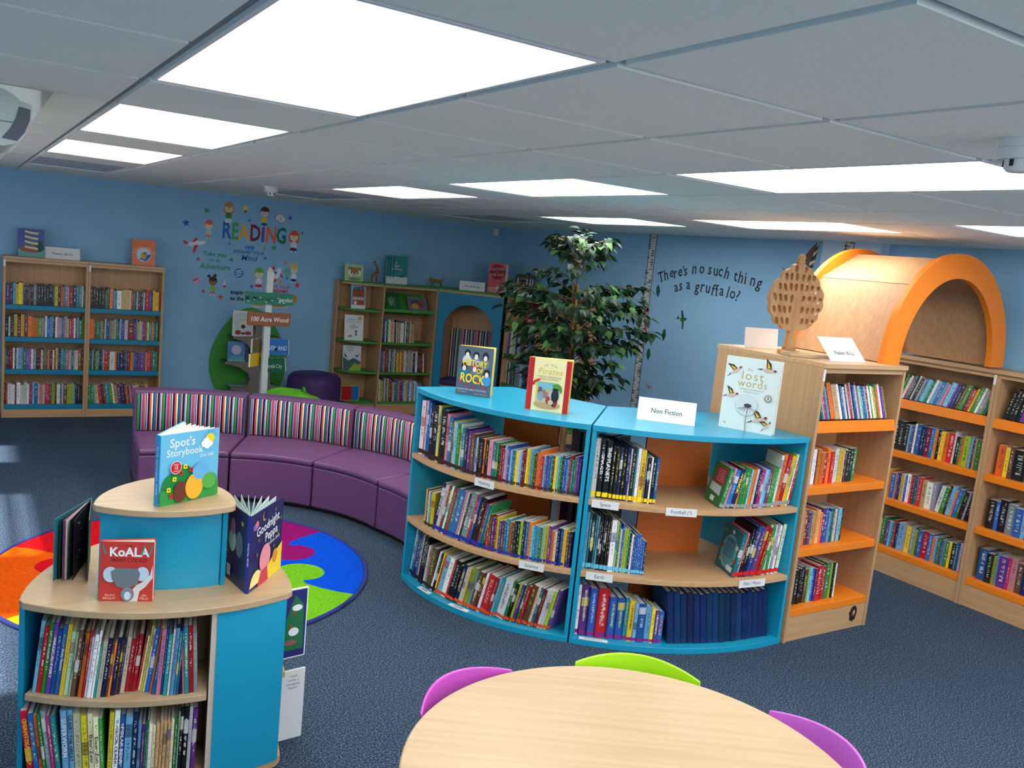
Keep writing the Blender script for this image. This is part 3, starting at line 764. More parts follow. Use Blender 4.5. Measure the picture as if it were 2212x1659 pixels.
# --- stand, front bay. The front chord runs from the left corner to the blue corner board
def stand_line(a, b, back):
    p, r = scaled(.965)[0], scaled(.965)[1]; u = Vector((r[0] - p[0], r[1] - p[1])).normalized(); n = Vector((u.y, -u.x))
    A = Vector(p) + u * a - n * back; B_ = Vector(p) + u * b - n * back
    return A, B_
def stand_off(lo, mid):
    return lambda f: -.105 * math.sin(PI * min(max(.04 + f * .66, 0), 1)) + lo + mid * math.exp(-((f - .6) / .13) ** 2)
A_, B2 = stand_line(.042, .548, .0)
W_, Nn = (240, 240, 236), (30, 30, 60)
n1 = shelf_row('lb2 rd2 gn2 pu2 bl2 bl2 ye2 lg2 lg1 br2 bk1 or2 rd1 wh1 wh2 wh1 te1 cr2 nv2 br1 or1 nv2 br1 nv1 cr2 rd2 rd1 rd2 rd1 cr1 ye1 wh1 bl2 or1 bl2 pk2 bl1 te2 wh1 lb2 te1 bl1 bk2 pk1 te2 rd2 gy2',
    A_, B2, ZS[0], lambda f, k: (.232 if f < .22 else .215 if f < .36 else .188 if f < .64 else .225) + .012 * math.sin(k * 2.1), .2,
    'the stand\'s upper shelf', 'books on the upper shelf of the stand', lean=lambda f: .1 if f < .6 else (.13 if f < .74 else -.05 if f > .86 else .06), off=stand_off(.012, .05), hard=.2,
    titles={4: ('MAGICAL FAIRY', W_), 6: ('Dirty Bertie', W_), 45: ('Night Night', (240, 220, 140))}, fill=.985)
n2 = shelf_row('rd4 bl3 or2 gn2 gy3 mg2 te3 lb4 lb3 cr4 ye4 cr3 cr3 gn2 ye3 wh3 bl3 lb4 nv3 lb2 pu2 te1 gn1 wh2 cr2 tn2 tn2 tn2 tn2 cr2 gn2 lg1 bk2 bk3 wh2 pu3',
    A_, B2, ZS[1], lambda f, k: (.25 if f < .2 else .262 if f < .62 else .225 if f < .86 else .262) + .008 * math.sin(k * 1.7), .215,
    'the stand\'s lower shelf', 'books on the lower shelf of the stand', lean=lambda f: -.12 if f < .2 else (-.06 if f < .45 else 0.02), off=stand_off(.004, 0), hard=.6,
    titles={1: ('GIGANTOSAURUS', (246, 190, 60), .6, .3), 8: ('SUPERWORM', (240, 240, 250), .5, .4), 9: ('GILBERT THE GREAT', (20, 40, 70), .6, .35), 12: ('Dear Zoo', (30, 30, 30), .4, .35), 13: ('Dear Zoo', (30, 30, 30), .4, .35),
            16: ('CLICK, CLACK', (20, 20, 20), .5, .3), 17: ('POLAR BEAR', W_, .5, .35)}, fill=.985)

# --- curved blue shelving. f runs along the chord; the spines follow the curved front
def wedge_line(W, a, b, back=0.0):
    P0, P1 = Vector(W['P0']), Vector(W['P1']); u = (P1 - P0).normalized(); L = (P1 - P0).length; n = Vector((u.y, -u.x))
    return P0 + u * (L * a) - n * back, P0 + u * (L * b) - n * back
def wedge_off(W, a, b, ins, extra=None):
    P0, P1 = Vector(W['P0']), Vector(W['P1']); arc = arc3(W['P0'], W['Pm'], W['P1'], 80); u = (P1 - P0).normalized(); L = (P1 - P0).length; n = Vector((u.y, -u.x))
    def g(f):
        s = (a + (b - a) * f) * L
        best = min(arc, key=lambda q: abs((Vector(q) - P0).dot(u) - s))
        return -(Vector(best) - P0).dot(n) + ins + (extra(f) if extra else 0)
    return g
BRT = (66, 32, 28); BLT = (20, 50, 170); ORT = (238, 84, 34); YET = (250, 220, 30); CYT = (110, 200, 236); PUT = (150, 30, 130); GYT = (150, 152, 156); RDT = (214, 24, 36)
GL = 'books on the left wedge of the blue bookcase'; GR = 'books on the right wedge of the blue bookcase'
def wrow(W, a, b, z, seq, hfn, dep, where, group, ins=.03, **k):
    A, B_ = wedge_line(W, a, b); shelf_row(seq, A, B_, z, hfn, dep, where, group, off=wedge_off(W, a, b, ins, k.pop('extra', None)), **k)
def wthin(W, a, b, z, seq, h, d, tape, ins, **k):
    A, B_ = wedge_line(W, a, b); far_row(seq, A, B_, z, h, d, off_fn=wedge_off(W, a, b, ins), tape=tape, rough=.005, **k)
wthin(W1, .60, .966, ZB[0], 'bk1 mr1 rd1 lb1 pk1 bl1 lb1 bl1 gn1 ye1 wh1 lb1 mr1 mr1 ye1 ye1 lb1 gn1 mr1 or1 or1 rd1 lb1 pu1 bl1 gn1 mr1 ye1 lb1 gn1 nv1 bl1 lb1 rd1 te1 gn1 pu1 pu1', .192, .165, BRT, .038)
wthin(W1, .565, .966, ZB[1], 'bk1 rd1 br1 pu1 mr1 ye1 pu1 br1 bl1 te1 or1 br1 bk1 bk1 yg1 bk1 bl1 or1 lb1 te1 lb1 gn1 lg1 ye1 pu1 or1 cr1 nv1 bl1 ye1 br1 nv1', .19, .155, BLT, .033)
wthin(W2, .165, .287, ZB[1], 'gn1 cr1 bl1 yg1 yg1 gn1 bk1 wh1 bl1 bl1 bl1 bl1 bl1 bl1 nv1', lambda f: .25 - .07 * f, .17, CYT, .06)
wrow(W1, .028, .60, ZB[0], 'bl2 wh3 rd1 wh2 bl1 bl2 bk2 bk4 cr1 ye1 te1 bk4 pk2 te2 bl1 ye1 lb2 gn2 wh1 te2 nv2 pu2 br2 bl1 wh1 bk1 bk2 or1 bk2 pk2 te2 gn1',
     lambda f, k: .305 if f < .33 else (.30 - (f - .33) * .2 if f < .75 else .2), .185, 'top shelf, left blue wedge', GL, ins=.035, tape=BRT, hard=.25, fill=.995)
wrow(W1, .16, .565, ZB[1], 'tn1 br1 cr1 te1 ye2 nv2 wh2 rd1 te1 wh1 gn1 rd1 te2 bl3 pk1 wh1 bk1 gy3 rd1 bl1 bk3 rd1 bl1 gn1',
     lambda f, k: .2 if f < .18 else (.275 if f < .9 else .25), .175, 'middle shelf, left blue wedge', GL, ins=.03, tape=lambda f: BLT if f > .2 else BRT,
     lean=lambda f: 0 if f < .19 else .2, titles={6: ('PROJECT BOOK', W_, .5, .3), 18: ('SEVEN WONDERS', (40, 50, 60), .55, .3)}, fill=.985)
wrow(W1, .03, .95, ZB[2], 'wh1 bl1 te1 nv2 bl1 ye1 nv2 bk1 cr1 pk1 gn1 br2 wh1 bk1 ye1 or1 lb2 wh2 rd1 bk2 bk1 nv2 wh1 tn1 yg2 lb1 br2 mr1 wh1 rd3 rd1 lb1 te1 wh3 gn1 bk1 yg1 pu1 gn1 rd1 br2 cr1 te1 mr1 wh1 wh1 yg1 pu1',
     lambda f, k: .275 if f < .16 else (.235 if f < .4 else .225), .19, 'bottom shelf, left blue wedge', GL, ins=.045, tape=lambda f: ORT if f > .28 else (30, 26, 40),
     lean=lambda f: .12 if f < .22 else .22, titles={27: ('THE CARDBOARD BOX BOOK', W_, .6, .2), 34: ('OPTICAL ILLUSIONS', (160, 20, 40), .6, .25), 22: ('MAD ABOUT', (240, 210, 80), .5, .3)}, fill=.95)
wrow(W2, .035, .30, ZB[0], 'wh3 bk3 bk4 bk2 bk2 nv2 bk2 nv2 wh1 bk2 te1 wh2 ye3 gy1 bk2 wh1 bk2 bl2',
     lambda f, k: .3 if f < .25 else (.27 if f < .75 else .235), .19, 'top left bay, right blue wedge', GR, ins=.06, tape=YET,
     titles={2: ('SPACE', W_, .55, .3), 3: ('THE PLANETS', W_, .6, .3), 12: ('STARS', W_, .4, .3), 13: ('STARS and SUN', (120, 60, 20), .5, .25)}, hard=.5)
wrow(W2, .575, .955, ZB[0], 'gn2 pk1 bl2 nv2 or1 gn1 gn1 gn1 gn1 lb1 or1 or1 wh1 nv1 mg1 mg1 lb1 lb1 bl1 rd1 gn1 gn1 gn1 wh1 or2 rd2 ye1 ye1 yg1 wh1 rd1',
     lambda f, k: .205 if f < .72 else .275, .165, 'top right bay, right blue wedge', GR, ins=.045, tape=GYT, lean=lambda f: .2 if f < .18 else (.09 if f < .8 else .12),
     titles={4: ('KICK', (250, 230, 30), .4, .35)}, hard=.35)
wrow(W2, .03, .165, ZB[1], 'lb2 te1 bk2 te1 lb1 bk1 bk1 bk1 bk1 bk1 bk1 wh3 lg1',
     lambda f, k: .285 if f < .8 else .265, .185, 'middle left bay, right blue wedge', GR, ins=.055, tape=CYT, titles={3: ('CLIMATE ACTION', W_, .5, .35)}, hard=.2)
wrow(W2, .69, .95, ZB[1], 'te3 pk1 bk2 bk2 nv2 bl3 pu3 rd3 rd2 gn2 lg2 gn2 wh2 gy2 wh2 bk1 wh3',
     lambda f, k: .235 if f < .14 else .268, .2, 'middle right bay, right blue wedge', GR, ins=.05, tape=RDT, lean=lambda f: .17 if f < .6 else .07, hard=.6)
wrow(W2, .03, .415, ZB[2], 'wh2 pu4 bl4 rd6 bl4 bl4 te2 ye3 lb2 bl4 lb3 ye2 pu2 bl3',
     lambda f, k: .262 if f < .3 else (.225 if f < .55 else .225 - (f - .55) * .16), .15, 'bottom left bay, right blue wedge', GR, ins=.05, tape=PUT, hard=.7,
     titles={2: ("CHILDREN'S ENCYCLOPEDIA", W_, .62, .28), 3: ("CHILDREN'S ENCYCLOPEDIA", (170, 210, 246), .62, .28), 4: ('Concise ENCYCLOPEDIA', W_, .55, .35), 5: ('OXFORD PRIMARY', (150, 230, 120), .55, .28), 6: ('OXFORD PRIMARY', (150, 230, 120), .55, .28),
             8: ('OXFORD GRAMMAR', (40, 90, 60), .55, .28), 13: ('Dictionary', W_, .55, .28), 14: ('Junior', (230, 60, 60), .5, .3)}, fill=.96)
wrow(W2, .425, .945, ZB[2], 'nv3 ' * 17, lambda f, k: .272 - .02 * f, .2, 'bottom right bay, right blue wedge', GR, ins=.05, lean=lambda f: -.13, hard=1.0, plain=(36, 52, 100))
def side_cover(label_end, art):
    o = next(b for b in COL.objects if b.get('label', '').endswith(label_end) and 'first from left' in b.get('label', ''))
    art.build('cover_print', o, Matrix(((0, 0, -1, -.02), (-1, 0, 0, 1), (0, 1, 0, 0), (0, 0, 0, 1))))
a = Art(.002); a.ell(.5, .45, .4, .38, (120, 190, 196)); a.ell(.5, .45, .33, .31, (84, 164, 176)); a.text('WHERE?', .52, .68, .17, (24, 50, 90), bold=.02, sx=.8)
for k in range(6): a.rect(.28, .58 - k * .05, .74, .6 - k * .05, (40, 90, 110))
for x, y, c in ((.12, .5, (190, 70, 50)), (.86, .62, (226, 226, 210)), (.2, .2, (206, 150, 60)), (.1, .85, (90, 160, 90)), (.5, .9, (232, 236, 232)), (.86, .3, (200, 90, 60))): a.ell(x, y, .07, .05, c)
a.rect(.6, .06, .9, .17, (240, 240, 240))
side_cover('middle right bay, right blue wedge', a)
a = Art(.002); a.rect(.25, .52, .85, .92, (190, 40, 54)); a.poly([(.1, .3), (.8, .25), (.78, .48), (.12, .5)], (206, 212, 210)); a.rect(.3, .06, .55, .18, (240, 240, 240))
for k in range(7): a.rect(.32, .58 + k * .045, .78, .59 + k * .045, (236, 200, 200))
side_cover('top right bay, right blue wedge', a)

FB = [('pu3 nv2 lb2 ye2 ye2 ye1 nv2 nv1 nv1 br1 bk2 gy2 bk1 bk2 bk2 bk2 bk2 bk2 bk1 gn1 ye2 bk2 or2 bl1 gy2 pk1 mr3 nv2 te2 te2 wh1 gn1', 'bk2 bk2 bk2 bk2 bk2 bk1 gn1 br2 or2 bl1 lb1 te1 wh3 tn2 tn2 tn2 wh1 rd2 gn1 bk1 wh1 br2 nv2 wh1 mr1 rd2 pu2 bk1 ye2 ye2 or1'),
      ('bk2 wh1 bk2 ye2 mr2 ye2 mr2 or2 or2 or2 gn2 pk1 gn1 wh1 bl2 lb1 te1 bk1 wh1 pk1 gy2 bl1 pk1 lb1 ye1 mg2 rd1 wh1 pu1 lb1 gn2 gn1', 'or2 or1 br1 gn2 te1 tn1 br1 wh1 bl2 gy1 tn2 lb1 gn1 br1 lb1 bl1 pu1 wh2 mr4 pu1 bl1 ye1 tn1 lb1 rd2 bl1 ye1 te2 or1 bl1 gn2'),
      ('te1 mr1 mr1 mr1 mr1 wh1 bk1 wh1 lb2 gy1 te2 pu1 bl1 mg1 wh1 gy2 bk2 rd1 wh1 br1 gn1 rd1 tn1 mr2 cr1 br1 ye1 pu1 bk1 te2 te1 gy2 pk1 yg1 bl1 lb1 cr2 br2 mr1', 'gn1 bk1 lb1 bk1 yg1 te1 bk1 nv1 gy1 rd2 br1 wh3 or1 nv2 nv2 nv1 te1 mr2 or1 tn1 bl1 pu1 pu2 pu2 pu1 or1 rd2 br1 te2 gn1'),
      ('bk1 rd1 wh2 wh2 mr1 wh2 wh2 wh2 wh1 rd1 pu1 lb1 bl2 cr1 pk2 tn1 mg1 mg1 rd1 mr1 yg2 bk1 cr2 bl1 wh1 br2 yg2 yg2 lb1 bk1 bk2 bk1', 'gn2 gn2 lb1 tn2 rd2 bk1 rd1 te2 gn2 cr1 tn2 pu2 nv2 mr1 or1 nv1 pk1 mg1 pk1 cr1 ye2 mr1 mg1 mr1 mg1 ye1')]
for k, (s1, s2) in enumerate(FB):
    far_row(s1, (-.083, 6.39), (.553, 6.39), ZF[k], .19, .13, off=.05, lean=None)
    far_row(s2, (.60, 6.39), (1.21, 6.39), ZF[k], .185, .13, off=.05, fill=1.0 if k < 3 else .9, lean=None if k < 3 else (lambda f: -.13 * min(1, f * 8)))
OS = ['bl1 pu1 te1 wh1 mg1 lb1 bk1 or2 tn2 wh1 ye1 bl1 wh1 bk1 wh1 rd1 wh1 bl1 wh1 pu1 wh1 te1 bl1 wh1 mr1 wh1 gn1 wh1 ye1 gn1 or1 wh1 pu1 yg1', 'te1 bl1 lb1 bk1 mr1 wh2 nv1 or2 or2 rd2 or2 rd2 cr1 wh2 ye2 tn1 bk1 cr1 bk2 bk2 gn2',
      'gn2 bk1 rd1 gy1 or1 br2 nv1 pu1 tn2 or1 tn2 or1 pu2 bl2 lb1 bl1 gn1 wh2 rd1 lb2 bk1', 'gn1 pu1 bk2 bk2 bk2 bk2 bk2 br2 yg1 lb2 bl2 pu1 rd3 mr1 rd2 gn3 yg2 bk1 wh2']
for k in range(4):
    far_row(OS[k], (3.345 if k == 0 else 3.312, .33), (3.95, .33), ZO[k] + (.014 if k == 0 else 0), (.19, .185, .19, .2)[k], .13, off=.05 if k else .035, fill=(.97, .68, .62, .66)[k], tiltback=.22 if k == 0 else 0,
            lean=(lambda f: -.16) if k == 0 else (lambda f: -.02))
OA = ['gn1 lg1 wh1 rd1 te1 bk1 wh1 bk2 gy1 bl1 lb2 te1 gn1 wh1 lb2 bl2 lb1 pk1 gy1 lb2 pu1 bl1 bk2 br1 gn2 bk1 rd2 ye1 gn2 wh1 gy2 gn1 te1', 'bk3 bk3 bk3 lb1 bl1 pu1 wh1 te1 bl2 nv2 nv1 mr2 bl2 lb1 or1 bk2 ye2 or2 rd3 wh1 bk2 gn1 or1 yg3 gy1 lb1 bk1 tn1 gn2',
      'cr1 ye1 or1 bl2 tn1 pu1 nv1 ye1 wh1 bl1 wh2 rd1 br1 bl1 te1 rd2 tn2 wh3 gy2 wh2 gn2 bk1 lb2 or1 bl2 gn1 bk2 gy1 bk2', 'gn1 wh1 gn2 pu2 lb1 te1 rd1 nv2 lb3 tn1 ye2 gy2 yg1 gn1 bl2 rd3 bl2 or1 lb1 te1 gn1 pu1 lb1 gn2 ye1 bk2 te1 bl1 wh1']
OBB = ['bk1 bk1 bk1 bk1 pu1 gy1 rd1 bl4 nv1 lb2 ye1 bl2 gn1 rd2 wh1', 'or2 ye1 br1 bk3 gy2 bk2 ye2 yg1 wh1 rd2 bl2 gn2', 'bk2 bl1 bk2 gy2 bl2 lb1 mr2 te1 wh3 gy2 wh2 nv2', 'bl3 bk2 yg1 lb1 pu3 mg1 pk2 br2 nv3 bk3 bk1 lb3 ye1 rd3']
for k in range(4):
    la = (lambda f: .2) if k == 0 else ((lambda f: .0 if f < .55 else .16) if k == 2 else (lambda f: .02))
    far_row(OA[k], (4.915, 1.0), (4.915, .37), ZO[k] + (.014 if k == 0 else 0), (.165, .2, .19, .185)[k], .125, off=.05 if k else .03, fill=.96, lean=la, tiltback=.22 if k == 0 else 0)
    far_row(OBB[k], (4.915, .285), (4.915, -.3), ZO[k] + (.014 if k == 0 else 0), .195, .125, off=.05 if k else .03, fill=.9, lean=(lambda f: .12) if k == 0 else None, tiltback=.22 if k == 0 else 0)
# books of the far side of the curved shelving, glimpsed past the divider boards
for W, z, a, b, sq in ((W1, ZB[0], .74, .95, 'bk2 wh1 bk2 nv2 gy1 te1 lg1 gn1 lg1 bk2 wh1 bk1 gy2 bk2'), (W1, ZB[1], .66, .95, 'bk2 nv2 gy1 te2 bk2 gy2 bk1 nv2 wh1'), (W2, ZB[0], .06, .26, 'bk2 gy2 wh1 bk2 te1 bk2 gy2 bk1'), (W2, ZB[0], .58, .70, 'nv3 gy2 nv2 bk2 gy2'), (W2, ZB[1], .06, .27, 'bk2 gy3 bk2 tn1 bk3')):
    P0, P1 = wedge_line(W, a, b, -.0)
    u = (P1 - P0).normalized(); n = Vector((u.y, -u.x))
    far_row(sq, P1 - n * .56, P0 - n * .56, z, .24, .16)
# ---------------------------------------------------------------- picture-book corner: green-topped units
ZP = [1.165, .815, .48, .145]
HT = 1.462
def top_slab(t, pts, cx, cy):
    L = [(p[0] - cx, p[1] - cy) for p in pts]
    MB().prism(L, HT - .018, HT).build('top_panel', M['green'], t, bevel=.002)
def end_unit(label, c, r1, r2, a0, a1, wallpanel):
    """quarter-round open shelves; c = inner corner, r1/r2 = radii along the two directions"""
    t = thing('corner_shelf', label, 'shelf unit', (c[0], c[1], 0))
    pts = [(0, 0)] + [(r1[0] * math.cos(a) + r2[0] * math.sin(a), r1[1] * math.cos(a) + r2[1] * math.sin(a)) for a in [PI / 2 * k / 14 for k in range(15)]]
    for z in ZP: MB().prism([(p[0] * .97, p[1] * .97) for p in pts], z - .022, z).build('shelf', M['green'], t, bevel=.002)
    MB().prism(pts, HT - .018, HT).build('top_panel', M['green'], t, bevel=.002)
    MB().prism([(p[0] * .98, p[1] * .98) for p in pts], HT - .036, HT - .0185).build('under_panel', M['beech_x'], t)
    MB().prism([(p[0] * .93, p[1] * .93) for p in pts], 0, ZP[-1] - .023).build('plinth', M['beech'], t)
    return t
YC = 6.295
t = end_unit('quarter-round green shelves left of the picture-book bookcase', (3.478, 6.645), (-.42, 0), (0, -.345), 0, 1, None)
MB().box(-.42, -.0005, -.014, -.0005, 0, HT - .037).build('back_panel', M['beech'], t)
MB().box(-.435, -.421, -.11, 0, 0, HT - .0).build('side_panel', M['beech'], t)
def picture_case(label, loc, rz, w):
    t = thing('picture_bookcase', label, 'bookcase', loc, rz); P = .018; d = .345
    for x in (0, w - P): MB().box(x, x + P, 0, d, 0, HT - .0185).build('side_panel', M['beech'], t)
    MB().box(0, w, -.01, d, HT - .018, HT).build('top_panel', M['green'], t, bevel=.002)
    MB().box(P, w - P, .002, .03, HT - .04, HT - .0185).build('top_rail', M['beech_x'], t)
    MB().box(P, w - P, d - .012, d, 0, HT - .0185).build('back_panel', M['beech'], t)
    MB().box(P, w - P, .006, .024, 0, ZP[-1] - .023).build('plinth', M['beech_x'], t)
    for k, z in enumerate(ZP):
        if k == 0:
            b = MB(); b.box(P, w - P, 0, .27, -.02, 0).box(P, w - P, -.012, 0, -.02, .012); b.add([(P + .03, .10, 0), (w - P - .03, .10, 0), (w - P - .06, .24, .215), (P + .06, .24, .215)], [(0, 1, 2, 3)])
            b.add([(P + .03, .114, 0), (w - P - .03, .114, 0), (w - P - .06, .254, .215), (P + .06, .254, .215)], [(3, 2, 1, 0)])
            o = b.build('display_shelf', M['green'], t, recalc=False); o.location = (0, .02, z + .012); o.rotation_euler = (-.16, 0, 0)
        else: MB().box(P, w - P, .004, d - .014, z - .022, z).build('shelf', M['green'], t, bevel=.002)
    return t
picture_case('picture-book bookcase with green shelves left of the blue arched nook', (3.482, YC, 0), 0, .668)
picture_case('picture-book bookcase with green shelves right of the blue arched nook, behind the plant', (4.735, 5.752, 0), -PI / 2, .64)
MB().box(4.46 - 4.49, 4.49 - 4.46, 0, .02, 0, .2)
# arched nook across the corner
A0 = (4.153, 6.295); rz = -PI / 4; NW = .762
t = thing('reading_nook', 'blue arched reading nook with purple seat across the far corner', 'nook', A0 + (0,), rz)
x0, x1 = .095, .665; zs_, hr = 1.02, .285
o_ = [(0, 0), (x0, 0), (x0, zs_)] + [((x0 + x1) / 2 - (x1 - x0) / 2 * math.cos(PI * k / 24), zs_ + hr * math.sin(PI * k / 24)) for k in range(1, 24)] + [(x1, zs_), (x1, 0), (NW, 0), (NW, HT - .04), (0, HT - .04)]
def xz_prism(pts, y0, y1, name, mat, par, bevel=0):
    b = MB(); n = len(pts)
    # split into left and right halves so that each face stays simple
    b.add([(p[0], y0, p[1]) for p in pts] + [(p[0], y1, p[1]) for p in pts], [tuple(range(n)), tuple(range(2 * n - 1, n - 1, -1))] + [(i, (i + 1) % n, n + (i + 1) % n, n + i) for i in range(n)])
    return b.build(name, mat, par, bevel)
xz_prism(o_, 0, .02, 'arch_panel', M['teal'], t)
MB().box(0, NW, .002, .024, HT - .039, HT - .0185).build('top_rail', M['beech_x'], t)
s2 = NW / 2
tp_ = [(0, -.012), (NW, -.012), (NW + .242, .242), (NW / 2 + .12, NW / 2 + .245), (NW / 2 - .12, NW / 2 + .245), (-.242, .242)]
MB().prism(tp_, HT - .018, HT).build('top_panel', M['green'], t, bevel=.002)
MB().box(.06, .075, .021, .40, 0, HT - .0185).build('inner_panel', M['beech'], t)
MB().box(NW - .075, NW - .06, .021, .40, 0, HT - .0185).build('inner_panel', M['beech'], t)
MB().box(.06, NW - .06, .401, .415, 0, HT - .0185).build('back_panel', M['beech'], t)
MB().box(.076, NW - .076, .03, .39, 0, .36).build('seat_box', M['beech'], t)
MB().box(.078, NW - .078, .026, .33, .361, .43).build('seat_cushion', M['vinyl_dark'], t, bevel=.02, seg=3)
b = MB().box(.078, NW - .078, .335, .398, .40, 1.0)
me = b.mesh('back_cushion', M['stripe']); uv = me.uv_layers.new(name='UVMap')
for lp in me.loops: uv.data[lp.index].uv = (me.vertices[lp.vertex_index].co.x, 0)
o = link('back_cushion', me, t); bv = o.modifiers.new('bevel', 'BEVEL'); bv.width = .015
t = end_unit('quarter-round green shelves at the right end of the picture-book corner', (5.145, 5.108), (0, -.5), (-.405, 0), 0, 1, None)
MB().box(-.014, -.0005, -.5, -.0005, 0, HT - .037).build('back_panel', M['beech'], t)
MB().box(-.11, 0, -.515, -.501, 0, HT).build('side_panel', M['beech'], t)
PSQ = ['wh1 nv2 bl1 wh1 bl1 gn1 cr2 tn2 cr1 tn1 bk1 wh1 gy1 tn1 br1 wh3 gn1 wh1 bk1 gy1 br1 tn2 gy1 tn1 gn1', 'bl2 te1 bl1 tn1 rd1 br2 gy1 wh1 nv1 gy2 wh1 bk1 ye2 br1 ye1 or1 rd1 cr1 wh1 gy2 wh1 tn1 gy1 wh1 nv2 wh2 bk1 mr2 br1 mr1 wh1', 'cr1 gy1 wh1 ye2 bl1 wh1 pu1 ye1 bl1 rd1 br1 tn2 bl2 gy1 or1 pu2 gy1 wh1 tn2 bl1 wh1 cr1 gy2 wh1 lb1 wh1 gy1 pu1 gy1 nv1']
PSR = ['bl1 pu1 lb1 wh1 cr1 lg1 yg1 wh1 gy1 nv1 wh2 te1 lb2 rd1 bl1 br1 wh1 rd1 lb1 bl2 gy1 pu1 bl1 rd2', 'tn1 wh1 bk1 cr2 bl1 br1 cr1 nv1 lb2 gy2 lb1 wh2 bl2 nv1 bl1 gy1 pu1 lb1 bl2', 'cr1 wh1 bl1 ye1 tn1 bl2 rd1 wh1 gy1 bl1 nv2 wh1 lb1 tn1']
for k in range(3):
    far_row(PSQ[k], (3.505, YC), (4.12, YC), ZP[k + 1], lambda f: .255 - .04 * f, .2, off=.05, fill=(.68, .93, .95)[k], lean=lambda f: -.04 - .2 * max(0, f - .7))
    far_row(PSR[k], (4.735, 5.73), (4.735, 5.13), ZP[k + 1], .245, .2, off=.04, fill=.96, lean=lambda f: -.03)

# ---------------------------------------------------------------- tree-shaped shelf on the far wall
t = thing('tree_shelf', 'green egg-shaped tree bookshelf with grey trunk on the far wall', 'shelf unit', (2.15, 6.645, 0))
egg = []
for k in range(48):
    a = 2 * PI * k / 48; s_ = math.sin(a); w_ = .402 * (1 - .23 * max(s_, 0) ** 1.6); egg.append((w_ * math.cos(a), .52 + (.575 if s_ > 0 else .5) * s_))
xz_prism(egg, -.022, 0, 'crown_panel', M['green'], t)
TL = [(2.151, .98), (2.143, .845), (2.117, .82), (1.929, .812), (1.92, .792), (2.015, .766), (2.076, .728), (2.116, .669), (2.12, .582), (2.092, .553), (1.859, .552), (1.854, .528), (2.004, .493), (2.085, .44), (2.118, .373), (2.099, .306), (2.067, .287), (1.93, .287), (1.928, .26), (2.06, .23), (2.09, .12), (2.06, .0)]
TR = [(2.40, .0), (2.33, .12), (2.33, .25), (2.40, .285), (2.40, .307), (2.33, .32), (2.314, .403), (2.323, .485), (2.488, .528), (2.486, .552), (2.32, .556), (2.292, .62), (2.288, .72), (2.424, .79), (2.422, .812), (2.285, .818), (2.243, .98)]
TRN = TL + TR
b = MB(); n = len(TL); m_ = len(TR)
b_pts = [(p[0] - 2.15, p[1]) for p in TRN]
xz_prism(b_pts, -.235, -.213, 'trunk_panel', flat((128, 122, 116), 0.6), t)
for z, xa, xb in ((.812, -.235, -.03), (.552, -.30, -.05), (.287, -.225, -.05), (.812, .135, .27), (.552, .155, .335), (.307, .17, .25)):
    MB().box(xa, xb, -.2125, -.0225, z - .018, z).build('shelf', flat((70, 84, 72), 0.55), t)
MB().box(-.02, .135, -.2125, -.0225, 0, .9).build('trunk_core', flat((110, 104, 100), 0.6), t)

# ---------------------------------------------------------------- signpost
t = thing('signpost', 'pale wooden signpost with painted direction boards standing behind the sofa', 'signpost', (2.0, 5.55, 0))
p = MB().box(-.029, .029, -.029, .029, .02, 1.53); p.add([(-.029, -.029, 1.53), (.029, -.029, 1.53), (.029, .029, 1.53), (-.029, .029, 1.53), (0, 0, 1.575)], [(0, 1, 4), (1, 2, 4), (2, 3, 4), (3, 0, 4)])
p.build('post', flat((206, 214, 214), 0.6), t)
MB().lathe([(.2, 0), (.2, .012), (.05, .03)], 28).build('foot', flat((180, 180, 176), 0.6), t)
def board(w, h, rgb, loc, rz, ry, art=None, edge=(226, 220, 196)):
    b = MB(); n_ = 9; top = [(-w / 2 + w * k / n_, h / 2 + rnd.uniform(-.003, .004)) for k in range(n_ + 1)]; bot = [(w / 2 - w * k / n_, -h / 2 + rnd.uniform(-.004, .003)) for k in range(n_ + 1)]
    pts = top + bot; m_ = len(pts)
    b.add([(q[0], 0, q[1]) for q in pts] + [(q[0], .018, q[1]) for q in pts], [tuple(range(m_ - 1, -1, -1))], 0)
    b.f += [tuple(range(m_, 2 * m_))] + [(i, (i + 1) % m_, m_ + (i + 1) % m_, m_ + i) for i in range(m_)]; b.m += [0] + [1] * m_
    o = b.build('sign_board', [flat(rgb, 0.6), flat(edge, 0.7)], t); o.location = loc; o.rotation_euler = (0, ry, rz)
    if art: art.build('lettering', o, FACE)
    return o
DK = (24, 60, 48)
a = Art(); a.text("Mr.McGregor's", -.07, -.004, .058, (28, 74, 58), sx=.85, shear=.2, bold=.01); a.text('garden', .155, -.008, .058, W_, sx=.8, shear=.25)
for k in range(7): a.ell(-.19 + k * .055, -.035 + .02 * (k % 3), .008, .005, (220, 236, 226))
board(.452, .108, (44, 128, 104), (-.008, -.052, 1.285), 0, 0, a)
board(.34, .05, (196, 186, 156), (.03, .034, 1.215), 0, 0)
a = Art(); a.text('100 Acre Wood', .0, -.003, .062, W_, bold=.012, sx=.86, shear=.12); a.rect(-.06, -.036, -.02, -.03, (150, 50, 60))
board(.40, .122, (150, 92, 62), (.006, -.052, 1.092), .0, .0, a, (96, 60, 44))
a = Art(); a.text('NEVERLAND', 0, -.012, .06, (214, 232, 240), sx=.7, shear=.15); a.poly([(-.01, -.03), (.03, -.036), (.025, -.008), (.005, .0)], (14, 30, 60))
board(.27, .15, (40, 108, 178), (.07, -.06, .835), -.75, -.1, a)
board(.25, .13, (122, 102, 66), (-.045, .035, .835), .75, 0)
a = Art(); a.text('Emerald City', 0, -.012, .052, (206, 228, 206), sx=.72, shear=.2)
board(.26, .135, (24, 92, 72), (.055, -.06, .665), -.78, -.1, a)
